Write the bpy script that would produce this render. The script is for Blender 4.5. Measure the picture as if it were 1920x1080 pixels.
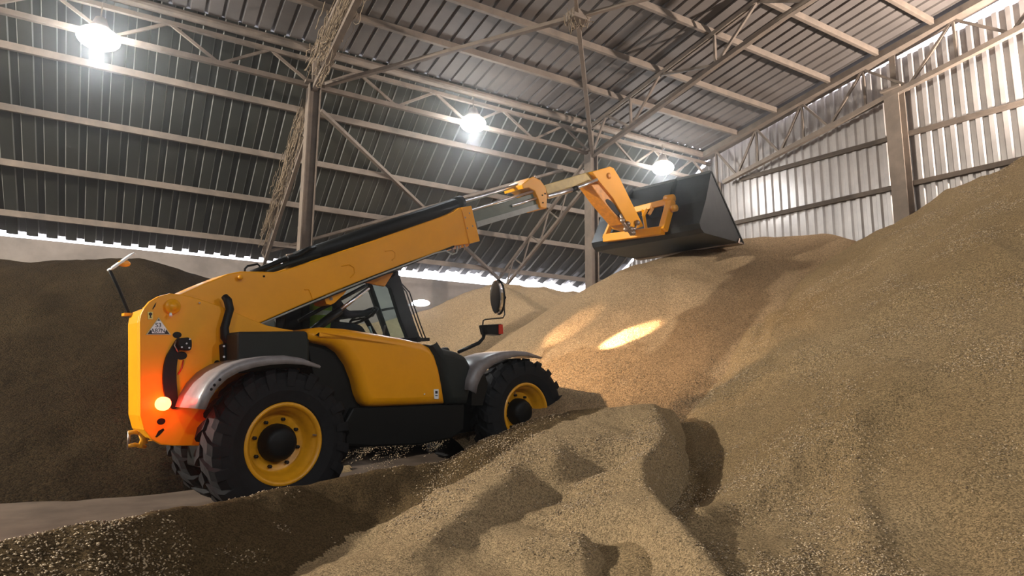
import bpy, bmesh, math, random
import numpy as np
from mathutils import Vector, Matrix, noise
from mathutils.geometry import delaunay_2d_cdt

for o in list(bpy.data.objects): bpy.data.objects.remove(o)
random.seed(7); np.random.seed(7)
COL = bpy.context.scene.collection
SC = bpy.context.scene

# ------------------------------------------------------------------ camera
# world frame: X runs along the hall, Y across it (away from the camera), Z up
FPX = 1200.0
CAM = np.array([0.0, 0.0, 1.13])
_y, _p, _r = np.radians([30.7, 8.9, -0.5])
FW = np.array([math.sin(_y)*math.cos(_p), math.cos(_y)*math.cos(_p), math.sin(_p)])
_rt = np.array([math.cos(_y), -math.sin(_y), 0.0])
_up = np.cross(_rt, FW)
RT = math.cos(_r)*_rt - math.sin(_r)*_up
UP = math.cos(_r)*_up + math.sin(_r)*_rt
cam_d = bpy.data.cameras.new('camera'); cam = bpy.data.objects.new('camera', cam_d); COL.objects.link(cam)
cam_d.sensor_width = 36.0; cam_d.lens = FPX/1920*36.0; cam_d.clip_start = 0.05; cam_d.clip_end = 200
M = Matrix(((RT[0], UP[0], -FW[0], CAM[0]), (RT[1], UP[1], -FW[1], CAM[1]), (RT[2], UP[2], -FW[2], CAM[2]), (0, 0, 0, 1)))
cam.matrix_world = M
SC.camera = cam

# ------------------------------------------------------------------ sky, exposure
SC.view_settings.view_transform = 'Standard'
SC.view_settings.look = 'None'
SC.view_settings.exposure = 0.0
SC.view_settings.gamma = 1.0
SC.view_settings.use_curve_mapping = False
wd = bpy.data.worlds.new('overcast_sky'); SC.world = wd; wd.use_nodes = True
bg = wd.node_tree.nodes['Background']
bg.inputs[0].default_value = (0.92, 0.90, 1.0, 1); bg.inputs[1].default_value = 5.0
LAMP_W = 130.0        # each high bay lamp, far row
LAMP_W2 = 880.0       # near row, behind the camera

def ray(x, y): return FW*FPX + RT*(x-960) + UP*(540-y)
def at(x, y, depth): return CAM + ray(x, y)/FPX*depth
def on_plane(x, y, n, p0):
    n = np.asarray(n, float); d = ray(x, y)
    return CAM + d*(np.dot(n, np.asarray(p0, float)-CAM)/np.dot(n, d))

# ------------------------------------------------------------------ materials
def new_mat(name):
    m = bpy.data.materials.new(name); m.use_nodes = True
    nt = m.node_tree; b = nt.nodes['Principled BSDF']
    return m, nt, b
def simple(name, col, rough=0.5, metal=0.0, coat=0.0, spec=0.5, emit=None, estr=0, noise_amt=0.0, nscale=6.0, bump=0.0):
    m, nt, b = new_mat(name)
    b.inputs['Base Color'].default_value = (*col, 1)
    b.inputs['Roughness'].default_value = rough
    b.inputs['Metallic'].default_value = metal
    b.inputs['Coat Weight'].default_value = coat
    b.inputs['Specular IOR Level'].default_value = spec
    if emit:
        b.inputs['Emission Color'].default_value = (*emit, 1); b.inputs['Emission Strength'].default_value = estr
    if noise_amt or bump:
        tc = nt.nodes.new('ShaderNodeTexCoord'); n = nt.nodes.new('ShaderNodeTexNoise')
        n.inputs['Scale'].default_value = nscale; n.inputs['Detail'].default_value = 8; n.inputs['Roughness'].default_value = 0.65
        nt.links.new(tc.outputs['Object'], n.inputs['Vector'])
        if noise_amt:
            mr = nt.nodes.new('ShaderNodeMapRange'); mr.inputs[1].default_value = 0.35; mr.inputs[2].default_value = 0.7
            mx = nt.nodes.new('ShaderNodeMix'); mx.data_type = 'RGBA'
            dk = tuple(c*(1-noise_amt) for c in col)
            mx.inputs[6].default_value = (*dk, 1); mx.inputs[7].default_value = (*col, 1)
            nt.links.new(n.outputs['Fac'], mr.inputs[0]); nt.links.new(mr.outputs[0], mx.inputs[0])
            nt.links.new(mx.outputs[2], b.inputs['Base Color'])
        if bump:
            bp = nt.nodes.new('ShaderNodeBump'); bp.inputs['Strength'].default_value = bump; bp.inputs['Distance'].default_value = 0.02
            nt.links.new(n.outputs['Fac'], bp.inputs['Height']); nt.links.new(bp.outputs[0], b.inputs['Normal'])
    return m
def mat_grain(name, c1, c2, kernel=55.0, bumpd=0.02, streak=0.5):
    m, nt, b = new_mat(name)
    N = nt.nodes.new; L = nt.links.new
    tc = N('ShaderNodeTexCoord')
    vo = N('ShaderNodeTexVoronoi'); vo.inputs['Scale'].default_value = kernel
    L(tc.outputs['Object'], vo.inputs['Vector'])
    n1 = N('ShaderNodeTexNoise'); n1.inputs['Scale'].default_value = 0.55; n1.inputs['Detail'].default_value = 6; L(tc.outputs['Object'], n1.inputs['Vector'])
    n2 = N('ShaderNodeTexNoise'); n2.inputs['Scale'].default_value = 14.0; n2.inputs['Detail'].default_value = 8; n2.inputs['Roughness'].default_value = 0.7; L(tc.outputs['Object'], n2.inputs['Vector'])
    sep = N('ShaderNodeSeparateColor'); L(vo.outputs['Color'], sep.inputs[0])
    mx = N('ShaderNodeMix'); mx.data_type = 'RGBA'; mx.inputs[6].default_value = (*c1, 1); mx.inputs[7].default_value = (*c2, 1)
    mr = N('ShaderNodeMapRange'); mr.inputs[1].default_value = 0.3; mr.inputs[2].default_value = 0.7; L(n1.outputs['Fac'], mr.inputs[0])
    L(mr.outputs[0], mx.inputs[0])
    # each kernel a little lighter or darker
    mv = N('ShaderNodeMapRange'); mv.inputs[3].default_value = 0.55; mv.inputs[4].default_value = 1.5; L(sep.outputs[0], mv.inputs[0])
    mu = N('ShaderNodeMix'); mu.data_type = 'RGBA'; mu.blend_type = 'MULTIPLY'; mu.inputs[0].default_value = 1.0
    L(mx.outputs[2], mu.inputs[6]); L(mv.outputs[0], mu.inputs[7])
    L(mu.outputs[2], b.inputs['Base Color'])
    b.inputs['Roughness'].default_value = 0.85; b.inputs['Specular IOR Level'].default_value = 0.04
    bp = N('ShaderNodeBump'); bp.inputs['Strength'].default_value = 0.9; bp.inputs['Distance'].default_value = bumpd; bp.invert = True
    L(vo.outputs['Distance'], bp.inputs['Height'])
    b2 = N('ShaderNodeBump'); b2.inputs['Strength'].default_value = streak; b2.inputs['Distance'].default_value = 0.06
    L(n2.outputs['Fac'], b2.inputs['Height']); L(bp.outputs[0], b2.inputs['Normal']); L(b2.outputs[0], b.inputs['Normal'])
    return m

Y1 = simple('yellow_paint', (0.80, 0.33, 0.0), 0.35, coat=0.12, spec=0.3, noise_amt=0.10, nscale=3)
Y2 = simple('yellow_rim_paint', (0.74, 0.33, 0.006), 0.4, coat=0.2, noise_amt=0.2, nscale=8)
Y3 = simple('worn_orange_paint', (0.80, 0.30, 0.02), 0.45, noise_amt=0.35, nscale=14)
Y4 = simple('dusty_yellow_paint', (0.48, 0.33, 0.08), 0.45, noise_amt=0.3, nscale=9)
BLK = simple('black_plastic', (0.004, 0.0045, 0.004), 0.5, spec=0.2, noise_amt=0.3, nscale=8)
BLK2 = simple('dark_grey_panel', (0.012, 0.015, 0.012), 0.55, spec=0.25, noise_amt=0.2, nscale=5)
RUB = simple('tyre_rubber', (0.008, 0.008, 0.009), 0.75, spec=0.25, noise_amt=0.5, nscale=7, bump=0.3)
CHR = simple('chromed_rod', (0.92, 0.9, 0.95), 0.3, metal=1.0)
STL = simple('bare_steel', (0.42, 0.33, 0.27), 0.4, metal=0.8, noise_amt=0.4, nscale=30)
GRB = simple('grey_green_boom_paint', (0.13, 0.15, 0.11), 0.4, noise_amt=0.3, nscale=6)
GRL = simple('pale_grey_band', (0.36, 0.37, 0.34), 0.4, noise_amt=0.3, nscale=6)
BKT = simple('worn_black_steel', (0.028, 0.031, 0.032), 0.42, metal=0.3, noise_amt=0.55, nscale=5, bump=0.15)
FND = simple('grey_fender_plastic', (0.24, 0.22, 0.22), 0.38, noise_amt=0.3, nscale=10)
BEAM = simple('dusty_beige_steel', (0.165, 0.125, 0.092), 0.8, noise_amt=0.35, nscale=5, bump=0.2)
WEB = simple('dusty_cobweb', (0.22, 0.16, 0.10), 0.95, noise_amt=0.5, nscale=20)
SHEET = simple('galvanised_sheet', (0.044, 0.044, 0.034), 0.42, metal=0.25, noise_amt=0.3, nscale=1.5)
FLANK = simple('rib_flank_highlight', (0.30, 0.29, 0.26), 0.38, metal=0.6)  # paler metal paints the light caught along the rib flanks
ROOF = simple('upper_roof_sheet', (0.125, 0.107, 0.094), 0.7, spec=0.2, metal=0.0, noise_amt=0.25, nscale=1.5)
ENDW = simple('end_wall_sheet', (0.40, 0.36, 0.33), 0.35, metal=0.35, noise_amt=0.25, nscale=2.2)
CONC = simple('stained_concrete', (0.24, 0.20, 0.17), 0.85, noise_amt=0.35, nscale=1.8, bump=0.3)
FLOOR = simple('scraped_concrete_floor', (0.135, 0.10, 0.075), 0.9, spec=0.08, noise_amt=0.45, nscale=1.6, bump=0.3)
WHT = simple('white_sticker', (0.75, 0.75, 0.75), 0.5)
INK = simple('black_ink', (0.01, 0.01, 0.015), 0.6)
LYEL = simple('pale_yellow_sticker', (0.75, 0.6, 0.15), 0.5)
RED = simple('red_lens', (0.5, 0.02, 0.01), 0.25, coat=0.5)
ORG = simple('amber_lens', (0.9, 0.35, 0.03), 0.2, coat=0.5)
REDLIT = simple('lit_red_tail_lens', (0.9, 0.05, 0.02), 0.3, emit=(1.0, 0.11, 0.04), estr=13)
LAMPM = simple('lit_lamp_glass', (1, 1, 1), 0.3, emit=(0.90, 0.96, 1.0), estr=80)
HEADL = simple('lit_headlamp_glass', (1, 1, 1), 0.3, emit=(1.0, 0.75, 0.45), estr=25)
MIR = simple('mirror_glass', (0.75, 0.75, 0.75), 0.05, metal=1.0)
HIV = simple('hi_vis_green_cloth', (0.40, 0.65, 0.06), 0.8)
NAVY = simple('dark_work_jacket', (0.012, 0.015, 0.022), 0.85)
SKIN = simple('skin', (0.45, 0.25, 0.17), 0.55)
GRAY = simple('reflective_tape', (0.6, 0.65, 0.6), 0.3)
m, nt, b = new_mat('cab_glass'); CABG = m
b.inputs['Base Color'].default_value = (0.72, 0.85, 0.88, 1); b.inputs['Roughness'].default_value = 0.04
b.inputs['Transmission Weight'].default_value = 1.0; b.inputs['IOR'].default_value = 1.15
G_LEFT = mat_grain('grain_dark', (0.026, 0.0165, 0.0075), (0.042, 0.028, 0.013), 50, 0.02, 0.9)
G_MID = mat_grain('grain_mid', (0.33, 0.225, 0.125), (0.40, 0.28, 0.16), 90, 0.009, 0.7)
G_BIG = mat_grain('grain_big', (0.27, 0.188, 0.096), (0.34, 0.245, 0.135), 110, 0.008, 0.8)
G_SHADE = mat_grain('grain_painted_shade', (0.085, 0.056, 0.026), (0.13, 0.088, 0.043), 120, 0.007, 0.8)  # shade on the foreground ridge put into a darker grain colour
G_NEAR = mat_grain('grain_near', (0.32, 0.228, 0.122), (0.395, 0.288, 0.165), 120, 0.007, 0.8)

# ------------------------------------------------------------------ mesh helpers
def link(o, parent=None):
    COL.objects.link(o)
    if parent is not None: o.parent = parent
    return o
def mesh_obj(name, verts, faces, mat, parent=None, smooth=False):
    me = bpy.data.meshes.new(name)
    me.from_pydata([tuple(map(float, v)) for v in verts], [], faces); me.update()
    if mat is not None: me.materials.append(mat)
    bm = bmesh.new(); bm.from_mesh(me); bmesh.ops.recalc_face_normals(bm, faces=bm.faces); bm.to_mesh(me); bm.free()
    if smooth:
        for p in me.polygons: p.use_smooth = True
    return link(bpy.data.objects.new(name, me), parent)
class MB:
    """collects simple solids into one mesh"""
    def __init__(s): s.v = []; s.f = []
    def add(s, v, f):
        n = len(s.v); s.v += [tuple(map(float, q)) for q in v]; s.f += [tuple(i+n for i in q) for q in f]; return s
    def box(s, c, h, ax=None):
        c = np.asarray(c, float); A = np.eye(3) if ax is None else np.asarray(ax, float)
        v = [c + A[0]*h[0]*i + A[1]*h[1]*j + A[2]*h[2]*k for i in (-1, 1) for j in (-1, 1) for k in (-1, 1)]
        return s.add(v, [(0, 1, 3, 2), (4, 6, 7, 5), (0, 4, 5, 1), (2, 3, 7, 6), (0, 2, 6, 4), (1, 5, 7, 3)])
    def bar(s, a, b, w, h=None, up=(0, 0, 1)):
        a = np.asarray(a, float); b = np.asarray(b, float); h = h or w
        d = b-a; L = np.linalg.norm(d)
        if L < 1e-6: return s
        d = d/L; up = np.asarray(up, float)
        if abs(np.dot(up, d)) > 0.97: up = np.array([1.0, 0, 0])
        sd = np.cross(d, up); sd /= np.linalg.norm(sd); u2 = np.cross(sd, d)
        return s.box((a+b)/2, (L/2, w/2, h/2), (d, sd, u2))
    def tube(s, pts, r, n=10, caps=True):
        pts = [np.asarray(p, float) for p in pts]; rs = r if hasattr(r, '__len__') else [r]*len(pts)
        rings = []; pu = None
        for i, p in enumerate(pts):
            d = pts[min(i+1, len(pts)-1)] - pts[max(i-1, 0)]; d = d/np.linalg.norm(d)
            if pu is None:
                pu = np.array([0, 0, 1.0]) if abs(d[2]) < 0.9 else np.array([1.0, 0, 0])
            sd = np.cross(d, pu); sd /= np.linalg.norm(sd); pu = np.cross(sd, d)
            rings.append([p + rs[i]*(math.cos(2*math.pi*k/n)*sd + math.sin(2*math.pi*k/n)*pu) for k in range(n)])
        v = [q for rg in rings for q in rg]; f = []
        for i in range(len(rings)-1):
            for k in range(n):
                f.append((i*n+k, i*n+(k+1) % n, (i+1)*n+(k+1) % n, (i+1)*n+k))
        if caps: f.append(tuple(range(n))[::-1]); f.append(tuple((len(rings)-1)*n+k for k in range(n)))
        return s.add(v, f)
    def prism(s, poly, mk, lay):
        """poly: list of 2D; lay: list of (offset, inset); mk(p2, offset)->3D"""
        n = len(poly); P = [inset(poly, i) for _, i in lay]
        v = [mk(q, o) for (o, _), pp in zip(lay, P) for q in pp]; f = []
        for L in range(len(lay)-1):
            for k in range(n):
                f.append((L*n+k, L*n+(k+1) % n, (L+1)*n+(k+1) % n, (L+1)*n+k))
        f.append(tuple(range(n))[::-1]); f.append(tuple((len(lay)-1)*n+k for k in range(n)))
        return s.add(v, f)
    def ball(s, c, r, n=12, m=8, sc=(1, 1, 1)):
        v = []; f = []
        for j in range(m+1):
            th = math.pi*j/m
            for k in range(n):
                ph = 2*math.pi*k/n
                v.append((c[0]+r*sc[0]*math.sin(th)*math.cos(ph), c[1]+r*sc[1]*math.sin(th)*math.sin(ph), c[2]+r*sc[2]*math.cos(th)))
        for j in range(m):
            for k in range(n):
                f.append((j*n+k, j*n+(k+1) % n, (j+1)*n+(k+1) % n, (j+1)*n+k))
        return s.add(v, f)
    def lathe(s, prof, c, ax, n=48):
        """prof: (axial, radius) pairs about axis ax"""
        ax = np.asarray(ax, float); c = np.asarray(c, float)
        e1 = np.array([1.0, 0, 0]) if abs(ax[0]) < 0.9 else np.array([0, 0, 1.0])
        e1 = e1 - ax*np.dot(e1, ax); e1 /= np.linalg.norm(e1); e2 = np.cross(ax, e1)
        v = [c+ax*a+r*(math.cos(2*math.pi*k/n)*e1+math.sin(2*math.pi*k/n)*e2) for a, r in prof for k in range(n)]; f = []
        for i in range(len(prof)-1):
            for k in range(n): f.append((i*n+k, i*n+(k+1) % n, (i+1)*n+(k+1) % n, (i+1)*n+k))
        return s.add(v, f)
    def build(s, name, mat, parent=None, smooth=False, bevel=0):
        o = mesh_obj(name, s.v, s.f, mat, parent, smooth)
        if bevel:
            md = o.modifiers.new('bevel', 'BEVEL'); md.width = bevel; md.segments = 2; md.limit_method = 'ANGLE'; md.angle_limit = 0.7
        return o
def inset(poly, d):
    if abs(d) < 1e-9: return [tuple(p) for p in poly]
    P = [np.asarray(p, float) for p in poly]; n = len(P)
    area = sum(P[i][0]*P[(i+1) % n][1]-P[(i+1) % n][0]*P[i][1] for i in range(n))
    sg = 1 if area > 0 else -1; out = []
    for i in range(n):
        a = P[i]-P[i-1]; b2 = P[(i+1) % n]-P[i]
        a = a/(np.linalg.norm(a)+1e-9); b2 = b2/(np.linalg.norm(b2)+1e-9)
        n1 = np.array([-a[1], a[0]])*sg; n2 = np.array([-b2[1], b2[0]])*sg
        t = n1+n2; l2 = max(np.dot(t, t), 0.5); t = t*(2/l2)
        out.append(tuple(P[i]+t*d))
    return out
def tag(o, label=None, cat=None, group=None, kind=None):
    if label: o['label'] = label
    if cat: o['category'] = cat
    if group: o['group'] = group
    if kind: o['kind'] = kind
    return o
def struct(o): o['kind'] = 'structure'; return o
def empty(name, loc=(0, 0, 0)):
    o = bpy.data.objects.new(name, None); o.location = loc; o.empty_display_size = 0.2; COL.objects.link(o); return o

# ------------------------------------------------------------------ hall shell
XE = 13.45                       # inner face of the end wall
X0 = -15.0                       # wall behind, to the left of the camera
FY, FZ = 11.8, 7.65              # fold between side slope and upper roof
EY, EZ = 16.55, 4.22             # eave
RS = 0.129                       # rise of the upper roof per metre
def roof_z(y):
    y = abs(y)
    return FZ + RS*(FY-y) if y < FY else FZ-(y-FY)*(FZ-EZ)/(EY-FY)
PITCH = 0.34
def corrugated(name, origin, along, down, length, run, up, mat, pitch=PITCH, depth=0.05, pan=0.62, lift=None, fl=0.07, edge=None):
    """trapezoid sheet: ribs run along `down`, repeat along `along`, voids bulge towards `up`"""
    o = np.asarray(origin, float); a = np.asarray(along, float); d = np.asarray(down, float); u = np.asarray(up, float)
    n = int(length/pitch); prof = []
    for i in range(n+1):
        t = i*pitch
        for q, h in ((0, 0), (pan*pitch, 0), ((pan+fl)*pitch, depth), ((1-fl)*pitch, depth)):
            if t+q <= length: prof.append((t+q, h))
    nr = 8 if lift else 1
    v = []; f = []
    for j in range(nr+1):
        for t, h in prof:
            e = lift(t, j/nr, h) if lift else 0.0
            v.append(o+a*t+d*(run*j/nr)+u*(h+e))
    m_ = len(prof)
    for j in range(nr):
        for k in range(m_-1): f.append((j*m_+k, j*m_+k+1, (j+1)*m_+k+1, (j+1)*m_+k))
    o_ = mesh_obj(name, v, f, mat)
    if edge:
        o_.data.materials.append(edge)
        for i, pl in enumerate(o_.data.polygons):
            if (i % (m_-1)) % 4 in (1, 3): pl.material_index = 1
    return o_
HL = XE-X0
sl = np.array([0, EY-FY, EZ-FZ]); slL = np.linalg.norm(sl); sl = sl/slL; slu = np.array([0, -sl[2], sl[1]])
def eave_lift(t, q, h):
    # the sheets stand further off the wall towards the far end of the hall
    x = X0+t
    if q < 0.8: return 0.0
    g = 0.0
    if x > 4.6: g = 0.30*min(1.0, (x-4.6)/3.5)*(1+0.25*math.sin(x*9.0))
    g += (0.05+0.02*math.sin(x*2.3) if h > 0 else -0.005+0.008*math.sin(x*1.9))
    return g*((q-0.8)/0.2)
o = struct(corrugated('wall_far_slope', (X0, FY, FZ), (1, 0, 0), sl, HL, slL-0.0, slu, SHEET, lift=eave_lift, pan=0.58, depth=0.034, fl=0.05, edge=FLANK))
o = struct(corrugated('wall_near_slope', (X0, -FY, FZ), (1, 0, 0), sl*np.array([1, -1, 1]), HL, slL, slu*np.array([1, -1, 1]), SHEET))
ul = np.array([0, -FY, RS*FY]); uL = np.linalg.norm(ul); ul = ul/uL; uu = np.array([0, -ul[2]*-1, 1.0]); uu = np.array([0, RS, 1.0])/math.sqrt(1+RS*RS)
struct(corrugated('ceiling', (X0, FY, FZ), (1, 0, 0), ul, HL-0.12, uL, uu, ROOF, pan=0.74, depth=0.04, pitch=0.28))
struct(corrugated('ceiling_near', (X0, -FY, FZ), (1, 0, 0), ul*np.array([1, -1, 1]), HL-0.12, uL, uu*np.array([1, -1, 1]), ROOF))
struct(MB().box((XE/2+X0/2+0.2, EY+0.13, EZ/2-0.03), (HL/2+0.5, 0.13, EZ/2-0.03)).build('wall_far', CONC))
struct(MB().box((XE/2+X0/2, -EY-0.13, EZ/2), (HL/2+0.3, 0.15, EZ/2+0.05)).build('wall_near', CONC))
struct(MB().box(((XE+X0)/2, 0, -0.1), (HL/2+2, EY+1.5, 0.1)).build('floor', FLOOR))
# closed wall behind the camera
ly = [-EY, -FY, 0, FY, EY]; lz = [EZ, FZ, FZ+RS*FY, FZ, EZ]
pv = [(X0, y, z+0.12) for y, z in zip(ly, lz)]+[(X0, EY, -0.1), (X0, -EY, -0.1)]
pv2 = [(X0-0.15, y, z) for _, y, z in pv]; n7 = len(pv)
struct(mesh_obj('wall_back', pv+pv2, [tuple(range(n7)), tuple(range(n7, 2*n7))[::-1]]+[(i, (i+1) % n7, n7+(i+1) % n7, n7+i) for i in range(n7)], CONC))
struct(MB().box(((X0+12.0)/2, FY+0.02, FZ+0.085), ((12.0-X0)/2, 0.28, 0.012)).build('trim_1', SHEET))
struct(MB().box(((X0+12.0)/2, -FY-0.02, FZ+0.085), ((12.0-X0)/2, 0.28, 0.012)).build('trim_2', SHEET))
# end wall: vertical trapezoid sheets with an open strip under the roof
def top_gap(y):
    # clear strip between the wall sheets and the roof, wider towards the ridge
    y = abs(y)
    return float(np.interp(y, [3.0, 4.5, 6.0, 7.5, 9.1, 10.3, 11.8, 16.6], [0.42, 0.36, 0.26, 0.16, 0.13, 0.12, 0.09, 0.05]))
v = []; f = []; pr = []
t = -EY; wp = 0.22
while t < EY:
    for q, h in ((0, 0), (0.36*wp, 0), (0.5*wp, -0.045), (0.86*wp, -0.045)): pr.append((t+q, h))
    t += wp
for y, h in pr:
    v.append((XE+0.03+h, y, 0)); v.append((XE+0.03+h, y, roof_z(y)-top_gap(y)))
for k in range(len(pr)-1): f.append((2*k, 2*k+2, 2*k+3, 2*k+1))
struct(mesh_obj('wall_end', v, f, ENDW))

# ------------------------------------------------------------------ steel frame of the hall
def purlin(y, z, name='purlin', x0=X0+0.1, x1=XE-0.06, w=0.075, h=0.13):
    return MB().bar((x0, y, z), (x1, y, z), w, h).build(name, BEAM, bevel=0.006)
LOW = [12.93, 13.93, 14.94, 15.98]
nm = ['first', 'second', 'third', 'lowest']
for i, y in enumerate(LOW):
    o = purlin(y, roof_z(y)-0.10)
    tag(o, ['dusty steel purlin under the side slope, the one nearest the fold', 'dusty steel purlin under the side slope, second below the fold', 'dusty steel purlin under the side slope, third below the fold', 'dusty steel purlin under the side slope, lowest just above the light gap'][i], 'beam', 'purlins under the far side slope')
UPP = [10.6, 9.4, 8.0, 6.9, 5.8, 4.6, 3.4]
ordn = ['closest to the fold beam', 'second from the fold beam', 'third from the fold beam', 'fourth from the fold beam', 'fifth from the fold beam', 'sixth from the fold beam', 'seventh from the fold beam']
for i, y in enumerate(UPP):
    o = purlin(y, roof_z(y)-0.09, x1=XE-0.35)
    tag(o, 'beige steel purlin under the upper roof, '+ordn[i], 'beam', 'purlins under the upper roof')
o = MB().tube([(X0+0.1, FY, FZ-0.14), (XE-0.1, FY, FZ-0.14)], 0.085, 12).build('fold_beam', BEAM)
tag(o, 'thick dusty beam running along the fold between side slope and upper roof', 'beam')

COLX = [-4.04, 2.58, 9.2]
# longitudinal lattice girder between the column tops
zt, zb = FZ-0.36, 6.78
for (xa, xb, lb) in ((-4.04, 2.58, 'dusty lattice girder left of the nearer column'), (2.58, 9.2, 'dusty lattice girder between the two tall columns'), (9.2, XE-0.1, 'dusty lattice girder from the farther column to the end wall')):
    g = tag(empty('lattice_girder', ((xa+xb)/2, FY, zb)), lb, 'girder', 'lattice girders along the fold')
    ox = (xa+xb)/2
    MB().bar((xa-ox, 0, zt-zb), (xb-ox, 0, zt-zb), 0.07, 0.08).build('top_chord', BEAM, g)
    MB().bar((xa-ox, 0, 0), (xb-ox, 0, 0), 0.08, 0.09).build('bottom_chord', BEAM, g)
    n = max(4, int(round((xb-xa)/0.8275)))
    if n % 2: n += 1
    st = (xb-xa)/n
    for k in range(n):
        a = (xa+k*st-ox, 0, 0 if k % 2 == 0 else zt-zb); c = (xa+(k+1)*st-ox, 0, zt-zb if k % 2 == 0 else 0)
        MB().bar(a, c, 0.04, 0.05).build('web_member', BEAM, g)
# columns
clab = {-4.04: 'tall beige steel column left of the frame edge', 2.58: 'tall beige steel column rising behind the yellow boom, the nearer of the two', 9.2: 'tall beige steel column behind the bucket arm, the farther of the two'}
for x in COLX[1:]:
    c = tag(empty('steel_column', (x, FY, 0)), clab[x], 'column', 'columns under the fold')
    mb = MB(); mb.box((-0.10, 0, zb/2), (0.012, 0.13, zb/2)); mb.box((0.10, 0, zb/2), (0.012, 0.13, zb/2)); mb.box((0, -0.03, zb/2), (0.10, 0.008, zb/2))
    mb.build('shaft', BEAM, c, bevel=0.004)
    MB().box((0, 0, zb+0.02), (0.19, 0.17, 0.025)).build('cap_plate', BEAM, c)
    MB().box((0, 0, zb+0.3), (0.05, 0.05, 0.27)).build('post', BEAM, c)
# sloping lattice legs of each frame, down to the wall
def lattice(root, a, b, off, w, n, chord='chord', lace='lacing', mat=BEAM, cw=0.07):
    a = np.asarray(a, float); b = np.asarray(b, float); off = np.asarray(off, float)
    MB().bar(a, b, cw, cw).build(chord, mat, root); MB().bar(a+off, b+off*0.75, cw, cw).build(chord, mat, root)
    for k in range(n):
        p = a+(b-a)*k/n; q = a+(b-a)*(k+0.5)/n; r_ = a+(b-a)*(k+1)/n
        o1 = off*(1-0.25*(k+0.5)/n)
        MB().bar(p, q+o1, 0.032).build(lace, mat, root); MB().bar(q+o1, r_, 0.032).build(lace, mat, root)
for x, lb in ((2.58, 'dust-caked sloping lattice leg behind the nearer column'), (9.2, 'sloping lattice leg behind the bucket arm above the bright light gap')):
    g = tag(empty('sloping_frame', (x, FY, zb)), lb, 'frame leg', 'sloping lattice legs')
    lattice(g, (0.0, 0.05, -0.05), (0, EY-0.25-FY, 4.32-zb), (0, -0.05, -0.62), 0.3, 5)
# cross frames under the upper roof
for x, lb in ((2.58, 'dust-caked roof frame rising from the nearer column'), (9.2, 'beige roof frame rising from the farther column')):
    g = tag(empty('roof_frame', (x, FY, zb)), lb, 'roof truss', 'roof frames across the hall')
    def bz(y): return float(np.interp(y, [0, 6.4, 7.9, 10.3, 11.8], [7.95, 7.50, 7.30, 6.93, 6.70]))
    L0 = lambda y, z: np.array([0, y-FY, z-zb])
    for s in (-1, 1):
        MB().bar(L0(FY, FZ-0.2)+[s*0.035, 0, 0], L0(0, roof_z(0)-0.2)+[s*0.035, 0, 0], 0.03, 0.08).build('top_chord', BEAM, g)
    ys = [11.8, 10.3, 7.9, 6.4, 3.2, 0]
    mb = MB()
    for i in range(len(ys)-1): mb.bar(L0(ys[i], bz(ys[i])), L0(ys[i+1], bz(ys[i+1])), 0.10, 0.09)
    mb.build('bottom_chord', BEAM, g)
    nodes = [(11.8, 0), (11.2, 1), (10.34, 0), (9.4, 1), (7.9, 0), (6.9, 1), (5.9, 0), (4.6, 1), (3.4, 0), (2.0, 1), (0.8, 0)]
    for (ya, ta), (yb, tb) in zip(nodes[:-1], nodes[1:]):
        za = roof_z(ya)-0.2 if ta else bz(ya); zc = roof_z(yb)-0.2 if tb else bz(yb)
        MB().bar(L0(ya, za), L0(yb, zc), 0.045, 0.05).build('web_member', BEAM, g)
    for y in (10.34, 7.9, 5.9): MB().bar(L0(y, bz(y)), L0(y, roof_z(y)-0.2), 0.045, 0.05).build('hanger', BEAM, g)
# bracing: crosses in the bottom chord plane and in the side slope
NP = on_plane(1083, 32, (1, 0, 0), (5.89, 0, 0))
def brace(a, b, lb, w=0.085, grp='diagonal braces'):
    a = np.asarray(a, float); b = np.asarray(b, float); c = (a+b)/2
    o = MB().bar(a-c, b-c, w, w*0.8).build('diagonal_brace', BEAM, bevel=0.006); o.location = c
    return tag(o, lb, 'brace', grp)
T1 = np.array([2.75, FY-0.12, 6.80]); T2 = np.array([9.15, FY-0.12, 6.72])
NP = np.array(NP)
brace(T1, NP+[-0.02, 0, 0], 'long light brace from the nearer column top up to the hanging node')
brace(NP, NP+(NP-T1)*0.95, 'brace running on from the hanging node to the top edge', 0.07)
brace(T2, NP+[0, 0, -0.02], 'upright looking brace from the farther column top to the hanging node', 0.08)
brace(NP, NP+(NP-T2)*0.9, 'short end of brace above the hanging node at the top edge', 0.06)
tag(MB().box(NP, (0.16, 0.12, 0.08)).build('node_plate', BEAM, bevel=0.01), 'dusty gusset plate where the roof braces cross', 'plate')
brace((2.95, 12.75, 6.75), (9.15, 16.2, 4.32), 'diagonal brace on the side slope falling from nearer column to the light gap', 0.09)
brace((8.95, 12.6, 6.55), (2.75, 16.2, 4.40), 'diagonal brace on the side slope falling left behind the boom', 0.08)
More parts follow.
